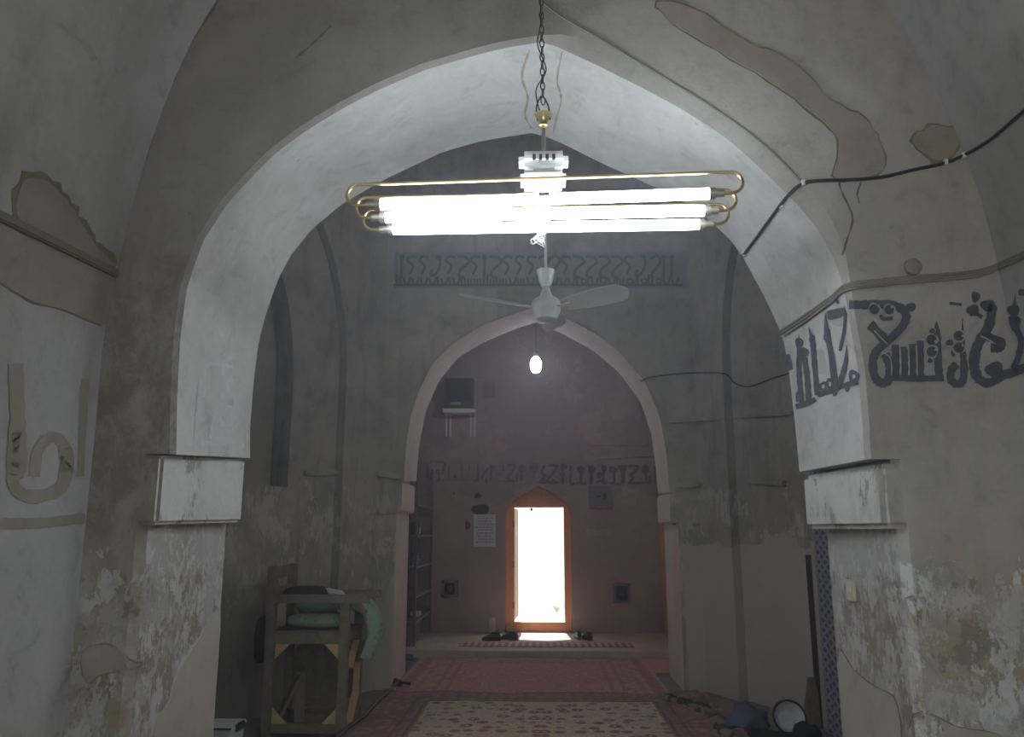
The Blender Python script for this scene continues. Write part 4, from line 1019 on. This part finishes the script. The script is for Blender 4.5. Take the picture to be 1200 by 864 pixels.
# ------------------------------------------------------------------ shelving unit on the far left
zp = .09; sx0, sx1, sy0, sy1 = -1.94, -1.60, 10.78, 12.32
shu = thing('shelving_unit', 'dark open metal shelving unit in the far left corner', 'shelves', ((sx0 + sx1) / 2, (sy0 + sy1) / 2, zp))
def S(mb, nm, mt, par=shu, **k):
    mb.v = [tuple(Vector(v) - shu.location) for v in mb.v]; return mb.build(nm, mt, par, **k)
for x in (sx0, sx1):
    for y in (sy0, sy1): S(MB().box((x, y, 1.25 + zp / 2), (.035, .035, 2.45 - zp)), 'post', M['shelf'])
shz = []
for py in (596, 628, 660, 691, 717):
    z = P(507, py, Y=sy1).z; shz.append(z)
    S(MB().box(((sx0 + sx1) / 2, (sy0 + sy1) / 2, z), (sx1 - sx0 + .03, sy1 - sy0 + .03, .025)), 'shelf_board', M['shelfboard'], bevel=.003)
def on_shelf(px, k, y): return P(px, 600, Y=y).x, y, shz[k] + .0125
x_, y_, z_ = on_shelf(492, 1, 11.2)
t = thing('small_box', 'small black and white box on the upper shelf', 'box', (-1.68, 11.25, shz[1] + .0125))
MB().box((0, 0, .09), (.12, .16, .18)).build('case', M['navy'], t, bevel=.01); MB().box((.062, 0, .06), (.006, .12, .08)).build('label_panel', M['whiteplastic'], t)
mb = MB(); mb.box((0, 0, .06), (.24, .6, .12)); b_ = mb.build('cloth_bundle', M['blue'], loc=(-1.74, 11.2, shz[2] + .0125), bevel=.04, smooth=1)
tag(b_, 'blue wrapped bundle on the middle shelf', 'bundle')
t = thing('bucket', 'grey metal bucket under the shelving unit', 'bucket', (-1.77, 11.05, zp))
MB().lathe([(.125, 0), (.13, .01), (.155, .33), (.162, .335), (.162, .345), (.15, .345), (.12, .02), (.01, .015)], n=24).build('body', M['bucket'], t, smooth=.6)
MB().tube([(.158 * math.cos(a), .158 * math.sin(a) * .2 - .02, .33 - .12 * math.sin(a)) for a in [PI * k / 10 for k in range(11)]], .004, 6).build('handle', M['iron'], t)
t = thing('storage_bin', 'dark grey bin behind the bucket under the shelves', 'bin', (-1.76, 11.55, zp))
MB().lathe([(.12, 0), (.14, .26), (.145, .26), (.145, .28), (.13, .28), (.11, .02), (.01, .02)], n=20).build('body', M['grey'], t, smooth=.6)
MB().lathe([(.148, .28), (.148, .295), (.02, .31)], n=20).build('lid', M['bucket'], t, smooth=.6)
tag(MB().box((0, 0, .03), (.12, .2, .06)).build('small_carton', M['whiteplastic'], loc=(-1.70, 11.6, shz[4] + .0125), bevel=.005), 'small white carton on the lowest shelf', 'carton')
tag(MB().box((0, 0, .09), (.1, .05, .18)).build('picture_card', M['bracket'], loc=(-1.72, 11.0, shz[0] + .0125), bevel=.004), 'small pale card propped on the top shelf', 'card')

# ------------------------------------------------------------------ platform: mat, shoes, carton
p0, p1 = P(538, 757, Z=.095), P(742, 757, Z=.095)
matx = (p0.x + p1.x) / 2
mw = p1.x - p0.x; ym = P(640, 756, Z=.095).y
mb = MB(); n1, n2 = 40, 3; vs = []
for s in (0, .008):
    for j in range(n2 + 1):
        for i in range(n1 + 1): vs.append((mw * (i / n1 - .5), .38 * (j / n2 - .5), s + .004 + .003 * math.sin(i * .9)))
k0 = (n1 + 1) * (n2 + 1); fs = []
for j in range(n2):
    for i in range(n1):
        a = j * (n1 + 1) + i; fs += [(a + k0, a + 1 + k0, a + n1 + 2 + k0, a + n1 + 1 + k0), (a + n1 + 1, a + n1 + 2, a + 1, a)]
ring = list(range(n1 + 1)) + [j * (n1 + 1) + n1 for j in range(1, n2 + 1)] + [n2 * (n1 + 1) + i for i in range(n1 - 1, -1, -1)] + [j * (n1 + 1) for j in range(n2 - 1, 0, -1)]
for a, b in zip(ring, ring[1:] + ring[:1]): fs.append((a, b, b + k0, a + k0))
tag(mb.add(vs, fs).build('striped_mat', M['stripedmat'], loc=(matx, ym, .09)), 'long red and white striped mat on the platform edge', 'mat')
def shoe(name, label, loc, rz, L=.27, W=.095, group=None):
    t = thing(name, label, 'shoe', loc, rz, group)
    # sole + upper as cross-sections along x
    def loft(secs, nm, mt):
        n = 12; vs = []
        for (x, wd, z0, z1, off) in secs:
            for k in range(n):
                a = 2 * PI * k / n; ca, sa = math.cos(a), math.sin(a)
                vs.append((x * L, off + W * wd * .5 * math.copysign(abs(ca) ** .7, ca), (z0 + z1) / 2 + (z1 - z0) / 2 * math.copysign(abs(sa) ** .7, sa)))
        m_ = len(secs); fs = [(i * n + k, i * n + (k + 1) % n, (i + 1) * n + (k + 1) % n, (i + 1) * n + k) for i in range(m_ - 1) for k in range(n)]
        fs += [list(range(n - 1, -1, -1)), [(m_ - 1) * n + k for k in range(n)]]
        return MB().add(vs, fs).build(nm, mt, t, smooth=.9)
    loft([(-.5, .5, .002, .026, 0), (-.44, .72, 0, .026, 0), (-.1, .74, 0, .022, 0), (.2, 1, 0, .02, .002), (.38, .9, 0, .02, .002), (.49, .5, .003, .02, 0)], 'sole', M['darkplastic'])
    loft([(-.49, .5, .02, .075, 0), (-.42, .68, .02, .10, 0), (-.25, .7, .018, .095, 0), (-.05, .74, .016, .098, 0), (.12, .86, .016, .085, .002), (.28, .92, .015, .062, .002), (.4, .8, .015, .048, .001), (.48, .45, .015, .034, 0)], 'upper', M['black'])
    ring = [(-.44 * L, .0, .10), (-.3 * L, .026, .098), (-.1 * L, .026, .101), (.0, 0, .101), (-.1 * L, -.026, .101), (-.3 * L, -.026, .098)]
    MB().tube(catmull(ring, 4, closed=True), .006, 6, closed=True).build('collar', M['blackcloth'], t, smooth=1)
    MB().box((-.2 * L, 0, .099), (.38 * .27, .036, .004)).build('insole', M['dark'], t)
    return t
for px, py, rz, lab in ((576, 751, 2.9, 'black shoe left of the doorway, outer one of its pair'), (597, 750, 2.6, 'black shoe left of the doorway, nearer the door'),
                        (677, 749, 1.75, 'black shoe right of the doorway, nearer the door'), (688, 750, 1.95, 'black shoe right of the doorway, outer one of its pair')):
    p = P(px, py, Z=.09); shoe('shoe', lab, (p.x, p.y, .09), rz, .27 if px < 650 else .26, group='shoes on the platform')
p = P(577, 742, Z=.09)
tag(MB().box((0, 0, .11), (.09, .07, .22)).build('carton', M['switch'], loc=(p.x, p.y, .09), bevel=.006), 'small cream carton standing beside the left door jamb', 'carton')
tag(MB().box((0, 0, .05), (.11, .09, .10)).build('wooden_block', M['tanwood'], loc=(P(598, 742, Z=.09).x, p.y + .02, .09), bevel=.008), 'small wooden block by the left foot of the door frame', 'block')

# ------------------------------------------------------------------ carpets
def rug(name, x0, x1, y0, y1, z, mat, label, th=.012, edge=None, nx=30, ny=30, fringe=False):
    cx_, cy_ = (x0 + x1) / 2, (y0 + y1) / 2; vs = []
    for s in (0, 1):
        for j in range(ny + 1):
            for i in range(nx + 1):
                x = x0 + (x1 - x0) * i / nx - cx_; y = y0 + (y1 - y0) * j / ny - cy_
                lift = .006 * (noise.noise(Vector((x * 2.3, y * 2.3, z * 50))) + .6) * (1 if s else .0)
                dx = dy = 0
                if edge: dx, dy, l2 = edge(x + cx_, y + cy_); lift += l2
                vs.append((x + dx, y + dy, (th if s else 0) + max(0, lift)))
    k0 = (nx + 1) * (ny + 1); fs = []
    for j in range(ny):
        for i in range(nx):
            a = j * (nx + 1) + i; fs += [(a + k0, a + 1 + k0, a + nx + 2 + k0, a + nx + 1 + k0), (a + nx + 1, a + nx + 2, a + 1, a)]
    ring = list(range(nx + 1)) + [j * (nx + 1) + nx for j in range(1, ny + 1)] + [ny * (nx + 1) + i for i in range(nx - 1, -1, -1)] + [j * (nx + 1) for j in range(ny - 1, 0, -1)]
    for a, b in zip(ring, ring[1:] + ring[:1]): fs.append((a, b, b + k0, a + k0))
    return tag(MB().add(vs, fs).build(name, mat, loc=(cx_, cy_, z), smooth=.8), label, 'carpet')
red = rug_mat('red_carpet', 1.38, 2.0, (.52, .17, .20), (.30, .13, .14), (.62, .45, .42), (.48, .30, .29), (.27, .11, .13),
              [(.0, .05, (.5, .34, .33)), (.09, .17, (.44, .08, .11)), (.42, .46, (.46, .10, .13)), (.54, .58, (.46, .10, .13))], .62, 7)
rug('red_carpet', -1.46, 1.27, 6.9, 10.52, .002, red, 'worn red patterned carpet running to the platform step')
cream = rug_mat('cream_carpet', 1.5, 1.9, (.60, .52, .37), (.38, .12, .13), (.14, .10, .11), (.19, .075, .08), (.36, .24, .20),
                [(.02, .06, (.10, .06, .06)), (.34, .37, (.06, .05, .07)), (.44, .47, (.07, .05, .07))], .49, 7.5, )
def curl(x, y):
    t = max(0, (x - 1.15) / .4); g = max(0, min(1, (8.4 - y) / .5))
    l = .055 * t * t * (1 + .6 * math.sin(y * 9)) 
    t2 = max(0, (-1.25 - x) / .3); l += .02 * t2 * t2 * (1 + math.sin(y * 7))
    return 0, .03 * math.sin(x * 5), l
rug('cream_carpet', -1.50, 1.52, 4.55, 8.28, .016, cream, 'cream field carpet with dark red border in the foreground', edge=curl, nx=44, ny=44)
pinkm = rug_mat('pink_carpet', .3, .6, (.60, .27, .29), (.5, .2, .22), (.66, .45, .43), (.55, .24, .26), (.62, .4, .4), [(.02, .05, (.5, .36, .34))], .12, 9)
rug('pink_rug', 1.27, 1.78, 9.5, 10.55, .002, pinkm, 'small pink rug beside the red carpet at the step', nx=10, ny=12)
rug('striped_rug', -2.0, -1.505, 8.9 + .6, 10.5, .002, M['kilim'], 'narrow blue grey striped rug left of the red carpet', nx=10, ny=16)
rug('hall_carpet', -1.47, 1.34, 2.0, 4.5, .002, rug_mat('near_carpet', 1.44, 1.25, (.36, .10, .11), (.2, .08, .09), (.45, .33, .25), (.14, .07, .09), (.3, .2, .15), [(.1, .14, (.4, .3, .2))], .4, 7), 'dark red carpet under the big arch', nx=16, ny=16)

# ------------------------------------------------------------------ tall wooden armchair at left, with bedding on it
YN, YQ = 6.62, 7.15
Xb, Xf = P(318, 760, Y=YN).x, P(403, 760, Y=YN).x
zN = lambda py: P(360, py, Y=YN).z
chair = thing('tall_wooden_armchair', 'tall weathered wooden armchair frame with yellow corner gussets by the left wall', 'chair', ((Xb + Xf) / 2, (YN + YQ) / 2, 0))
def C_(mb, nm, mt, par=chair, **k):
    mb.v = [tuple(Vector(v) - chair.location) for v in mb.v]; return mb.build(nm, mt, par, **k)
PT = .072
zb1, zarm, zseat = zN(664), zN(705), zN(748)
for y in (YN, YQ):
    C_(MB().bar((Xb, y, .002), (Xb - .02, y, zb1), PT, PT, (0, 1, 0)), 'leg', M['standwood'], bevel=.004)
    C_(MB().bar((Xf, y, .002), (Xf, y, zarm), PT, PT, (0, 1, 0)), 'leg', M['standwood'], bevel=.004)
    C_(MB().box(((Xb + Xf) / 2 + .06, y, zarm + .02), (Xf - Xb + .24, .085, .065)), 'armrest', M['standwood'], bevel=.005)
    C_(MB().box(((Xb + Xf) / 2, y, zseat), (Xf - Xb, .045, .085)), 'seat_rail', M['standwood'], bevel=.004)
    C_(MB().box(((Xb + Xf) / 2, y, .062), (Xf - Xb + .02, .045, .07)), 'stretcher', M['standwood'], bevel=.004)
    s = -1 if y == YN else 1
    for (cx_, cz_, dx_, dz_) in ((Xb + PT / 2, zseat - .043, 1, -1), (Xf - PT / 2, zseat - .043, -1, -1), (Xb + PT / 2, .098, 1, 1), (Xf - PT / 2, .098, -1, 1)):
        L_ = .115; yy = y - .02
        mb = MB().add([(cx_, yy, cz_), (cx_ + dx_ * L_, yy, cz_), (cx_, yy, cz_ + dz_ * L_), (cx_, yy + .02, cz_), (cx_ + dx_ * L_, yy + .02, cz_), (cx_, yy + .02, cz_ + dz_ * L_)],
                      [(0, 1, 2), (3, 5, 4), (0, 3, 4, 1), (1, 4, 5, 2), (2, 5, 3, 0)])
        C_(mb, 'gusset', M['yellowwood'])
for x in (Xb, Xf):
    C_(MB().box((x, (YN + YQ) / 2, zseat), (.045, YQ - YN, .085)), 'seat_rail', M['standwood'], bevel=.004)
    C_(MB().box((x, (YN + YQ) / 2, .062), (.045, YQ - YN, .07)), 'stretcher', M['standwood'], bevel=.004)
C_(MB().box(((Xb + Xf) / 2, (YN + YQ) / 2, zseat + .045), (Xf - Xb + .03, YQ - YN, .018)), 'seat_board', M['standwood'], bevel=.003)
C_(MB().bar((Xb - .018, YN, zb1 - .06), (Xb - .018, YQ, zb1 - .04), .03, .09), 'back_slat', M['standwood'], bevel=.004)
C_(MB().bar((Xb - .012, YN, zarm + .07), (Xb - .012, YQ, zarm + .07), .03, .07), 'back_slat', M['standwood'], bevel=.004)
C_(MB().box(((Xb + Xf) / 2, YQ + .005, zseat * .55), (Xf - Xb - .06, .02, zseat * .78)), 'added_panel', M['standwood'])  # panel added to keep the shadowed space between the legs dark
# fresh wood braces on the front side of the chair
C_(MB().bar((Xf + .04, YN + .05, zseat - .23), (Xf + .04, YN + .26, zseat - .05), .02, .05, (1, 0, 0)), 'brace', M['tanwood'])
C_(MB().bar((Xf + .04, YN + .03, .03), (Xf + .04, YN + .30, .27), .02, .055, (1, 0, 0)), 'brace', M['tanwood'])
C_(MB().bar((Xf + .04, YN + .30, .26), (Xf + .04, YN + .33, .50), .02, .05, (1, 0, 0)), 'brace', M['tanwood'])
# scrap wood inside the frame
sc_ = thing('scrap_timber', 'short grey timber offcuts leaning inside the tall chair frame', 'timber', ((Xb + Xf) / 2 - .1, 6.9, 0))
def SCp(a, b, w_, t_): MB().bar(Vector(a), Vector(b), w_, t_).build('offcut', M['standwood'], sc_, bevel=.004)
SCp((-.20, -.05, .03), (-.04, .05, .40), .09, .03); SCp((-.02, .0, .02), (-.04, .06, .42), .08, .03); SCp((-.1, .08, .05), (.28, .08, .05), .06, .09)
# pillow
def cushion(name, loc, dims, mat, label, cat='pillow', rx=0, ry=0, rz=0, pw=.55):
    nu, nv = 20, 12; vs = []
    for j in range(nv + 1):
        ph = -PI / 2 + PI * j / nv
        for i in range(nu):
            th = 2 * PI * i / nu
            sg = lambda c_, p_: math.copysign(abs(c_) ** p_, c_)
            x = sg(math.cos(ph), .6) * sg(math.cos(th), pw) * dims[0] / 2; y = sg(math.cos(ph), .6) * sg(math.sin(th), pw) * dims[1] / 2
            z = sg(math.sin(ph), 1.0) * dims[2] / 2
            q = Vector((x, y, z)); q += q.normalized() * .012 * noise.noise(q * 9 + Vector(loc)); vs.append(q)
    fs = [(j * nu + i, j * nu + (i + 1) % nu, (j + 1) * nu + (i + 1) % nu, (j + 1) * nu + i) for j in range(nv) for i in range(nu)]
    o = MB().add(vs, fs).build(name, mat, loc=loc, smooth=1.5); o.rotation_euler = (rx, ry, rz)
    return tag(o, label, cat)
sx_ = (Xb + Xf) / 2; zs_ = zseat + .054
cushion('pillow', (sx_ + .02, 6.84, zs_ + .062), (.50, .36, .125), M['green'], 'pale green floral pillow on the tall wooden chair')
def drape(name, path, y0, y1, th, mat, label, cat):
    c = catmull([(x, 0, z) for x, z in path], 6); ny = 14; vs = []; n = len(c)
    for s in (0, 1):
        for i, p in enumerate(c):
            t = (c[min(i + 1, n - 1)] - c[max(i - 1, 0)]).normalized(); nn = Vector((-t.z, 0, t.x))
            for j in range(ny + 1):
                v = j / ny; e = min(1, 6 * v, 6 * (1 - v), (i + .6) / 2, (n - 1 - i + .6) / 2)
                f_ = .018 * math.sin(v * 17 + i * .15) + .02 * noise.noise(Vector((i * .2, v * 4, 3)))
                vs.append(Vector((p.x, y0 + (y1 - y0) * v, p.z)) + nn * (f_ + (th / 2 if s else -th / 2) * math.sqrt(max(.05, e))))
    m_ = ny + 1; k0 = n * m_; fs = []
    for i in range(n - 1):
        for j in range(ny):
            a = i * m_ + j; fs += [(a, a + 1, a + m_ + 1, a + m_), (k0 + a + m_, k0 + a + m_ + 1, k0 + a + 1, k0 + a)]
    ring = list(range(m_)) + [i * m_ + ny for i in range(1, n)] + [(n - 1) * m_ + j for j in range(ny - 1, -1, -1)] + [i * m_ for i in range(n - 2, 0, -1)]
    for a, b in zip(ring, ring[1:] + ring[:1]): fs.append((a, b, k0 + b, k0 + a))
    return tag(MB().add(vs, fs).build(name, mat, smooth=1.4), label, cat)
drape('folded_quilt', [(Xb + .14, zs_ + .17), (sx_, zs_ + .185), (Xf - .02, zs_ + .20), (Xf + .11, zs_ + .17), (Xf + .18, zs_ + .05), (Xf + .175, zs_ - .10), (Xf + .13, zs_ - .22)], 6.72, 7.08, .085, M['green'], 'green quilt folded over the pillow and hanging off the tall chair', 'quilt')
cushion('clothes_bundle', (Xb + .19, 6.86, zs_ + .275), (.36, .34, .11), M['blackcloth'], 'black clothes bundle under the chair armrest', 'clothes', rz=.2)
cushion('white_rag', (Xb + .40, 6.9, zs_ + .275), (.17, .2, .06), M['rag'], 'white rag stuffed beside the black clothes on the chair', 'rag', rz=.6, ry=.2)
cushion('cloth_bag', (Xb - .095, 6.66, zseat - .02), (.09, .16, .36), M['blackcloth'], 'dark cloth bag hanging at the back of the tall chair', 'bag')

# ------------------------------------------------------------------ white tub bottom left
tp = P(262, 850, Y=5.9); tub = thing('storage_tub', 'white plastic tub with dark handle at the foot of the left pier', 'tub', (tp.x - .06, 5.9, 0))
hT = tp.z
MB().box((0, 0, hT / 2), (.30, .26, hT - .01), taper=1.08).build('body', M['whiteplastic'], tub, bevel=.015)
MB().box((0, 0, hT - .005), (.345, .30, .035)).build('rim', M['whiteplastic'], tub, bevel=.01)
MB().box((.175, 0, hT - .005), (.03, .14, .05)).build('handle', M['darkplastic'], tub, bevel=.008)
MB().box((0, -.152, hT + .008), (.34, .012, .012)).build('rim_edge', M['darkplastic'], tub, bevel=.003)

# ------------------------------------------------------------------ right side: curtain, doorway gap, cloth, basin, bags
XS = 2.27
def curtain():
    y0, y1, z0, z1 = 5.75, 6.84, .03, 2.45; nu, nv = 60, 6; vs = []; uvs = []
    for s in (0, 1):
        for j in range(nv + 1):
            for i in range(nu + 1):
                y = y0 + (y1 - y0) * i / nu; z = z0 + (z1 - z0) * j / nv
                vs.append((XS - .024 + .012 * math.sin(i * .75) * (1 - .3 * j / nv) + .004 * s, y, z))
    m_ = nu + 1; k0 = m_ * (nv + 1); fs = []
    for j in range(nv):
        for i in range(nu):
            a = j * m_ + i; fs += [(a, a + 1, a + m_ + 1, a + m_), (k0 + a + m_, k0 + a + m_ + 1, k0 + a + 1, k0 + a)]
    o = MB().add(vs, fs).build('cloth', M['lattice'], smooth=1.5)
    uv = o.data.uv_layers.new(name='uv')
    for l in o.data.loops:
        c = o.data.vertices[l.vertex_index].co; uv.data[l.index].uv = (c.y * 1.0, c.z)
    return o
cu = thing('curtain', 'blue grey lattice patterned curtain beside the right pier', 'curtain', (0, 0, 0))
cl = curtain(); cl.parent = cu
MB().tube([(XS - .024, 5.6, 2.47), (XS - .024, 6.9, 2.47)], .012, 8).build('curtain_rod', M['iron'], cu)
zg = P(938, 650, X=XS - .02).z
d2 = struct(thing('door_2', 'narrow doorway gap done as a flat dark strip left of the lattice curtain', 'door', (XS, 7.1, 0)), None, None)
MB().box((.0, -.045, zg / 2), (.02, .15, zg)).build('shade_strip', M['dark'], d2)  # flat dark strip in place of the shaded gap; nothing opens behind
MB().box((.0, -.17, (zg + .12) / 2), (.024, .09, zg + .12)).build('door_post', M['cement'], d2, bevel=.004)
MB().box((-.05, -.03, .19), (.16, .12, .38), taper=.3).build('leaning_board', M['standwood'], d2)  # dark leaning board, shaped as a wedge

def lump(name, loc, dims, mat, label, cat, seed, amp=.35, n=3):
    bm = bmesh.new(); bmesh.ops.create_icosphere(bm, subdivisions=n, radius=1)
    for v in bm.verts:
        q = v.co.copy(); k = 1 + amp * noise.noise(q * 1.7 + Vector((seed, 0, 0))) + amp * .5 * noise.noise(q * 4 + Vector((0, seed, 0)))
        q *= k; v.co = Vector((q.x * dims[0] / 2, q.y * dims[1] / 2, max(0, (q.z * .5 + .42)) * dims[2]))
    me = bpy.data.meshes.new(name); bm.to_mesh(me); bm.free(); me.materials.append(mat); me.shade_smooth()
    o = bpy.data.objects.new(name, me); COL.objects.link(o); o.location = loc
    return tag(o, label, cat)
def fl(px, py, z=0): return P(px, py, Z=z)
p = fl(876, 858); lump('blue_cloth', (p.x, p.y, 0.0), (.30, .26, .21), M['bluecloth'], 'crumpled blue cloth on the floor at the right wall base', 'cloth', 4, .5)
p = fl(925, 870); lump('dark_bag', (1.96, 6.42, 0.0), (.22, .24, .19), M['blackcloth'], 'dark bag in front of the white basin', 'bag', 9)
basin = thing('enamel_basin', 'white enamel basin with black rim leaning on the right wall', 'basin', (1.93, 6.75, .135))
Mx = Matrix.Rotation(math.radians(66), 3, 'X') @ Matrix.Identity(3)
MB().lathe([(.01, -.055), (.07, -.055), (.10, -.03), (.122, .02), (.122, .024), (.098, -.02), (.07, -.045), (.01, -.045)], n=28, axis=Mx).build('bowl', M['enamel'], basin, smooth=.7)
MB().tube([Mx @ Vector((.124 * math.cos(a), .124 * math.sin(a), .022)) for a in [2 * PI * k / 28 for k in range(28)]], .009, 6, closed=True).build('rim', M['cableblk'], basin, smooth=1)
# rolled edge of an old rug along the right wall base
def roll(name, pts, r, mat, label, cat, seed=0, wob=.02, flat=1.0):
    c = catmull(pts, 8); rs = [r * (1 + .35 * noise.noise(Vector((i * .3, seed, 0)))) for i in range(len(c))]
    c = [q + Vector((wob * noise.noise(Vector((i * .35, 2, seed))), 0, wob * .6 * abs(noise.noise(Vector((i * .4, 7, seed)))))) for i, q in enumerate(c)]
    mb = MB().tube(c, rs, 9); mb.v = [(a_, b_, .004 + d_ * flat) for a_, b_, d_ in mb.v]
    return tag(mb.build(name, mat, smooth=1.3), label, cat)
def rollmat():
    m, nt, b = newmat('black_white_rug_edge'); pos = wpos(nt); nn = noise_(nt, pos, 9, 3)
    nt.links.new(mixc(nt, step_(nt, nn, .5, .53), (.035, .034, .032), (.20, .19, .165)), b.inputs['Base Color']); b.inputs['Roughness'].default_value = .95; return m
q = [fl(x, y, .05) for x, y in ((782, 818), (800, 822), (815, 826), (832, 836), (846, 850), (860, 868))]
roll('rolled_rug', [tuple(v) for v in q], .075, rollmat(), 'old black and grey rug rolled against the right wall base', 'rug', 3, .06, .6)
q = [fl(x, y, .03) for x, y in ((858, 858), (880, 862), (905, 864), (935, 866))]
roll('dark_cloth_strip', [tuple(v) for v in q], .04, M['blackcloth'], 'black cloth heap lying along the right wall', 'cloth', 8, .03)
q = [fl(x, y, .07) for x, y in ((480, 802), (468, 800), (462, 804), (455, 812), (444, 820), (434, 832), (424, 842), (410, 852), (392, 868))]
roll('floor_cable', [tuple(v) for v in q], .014, M['cableblk'], 'black cable on the floor along the left wall base', 'cable', 5, .01)
p = fl(464, 806); lump('black_rag', (p.x - .02, p.y, 0), (.16, .18, .09), M['blackcloth'], 'small black rag at the foot of the left far pier', 'rag', 15)
p = fl(470, 767); lump('dark_blanket', (-1.72, 10.36, .012), (.36, .26, .07), M['bluecloth'], 'dark folded cloth at the end of the striped rug', 'cloth', 21, .4)
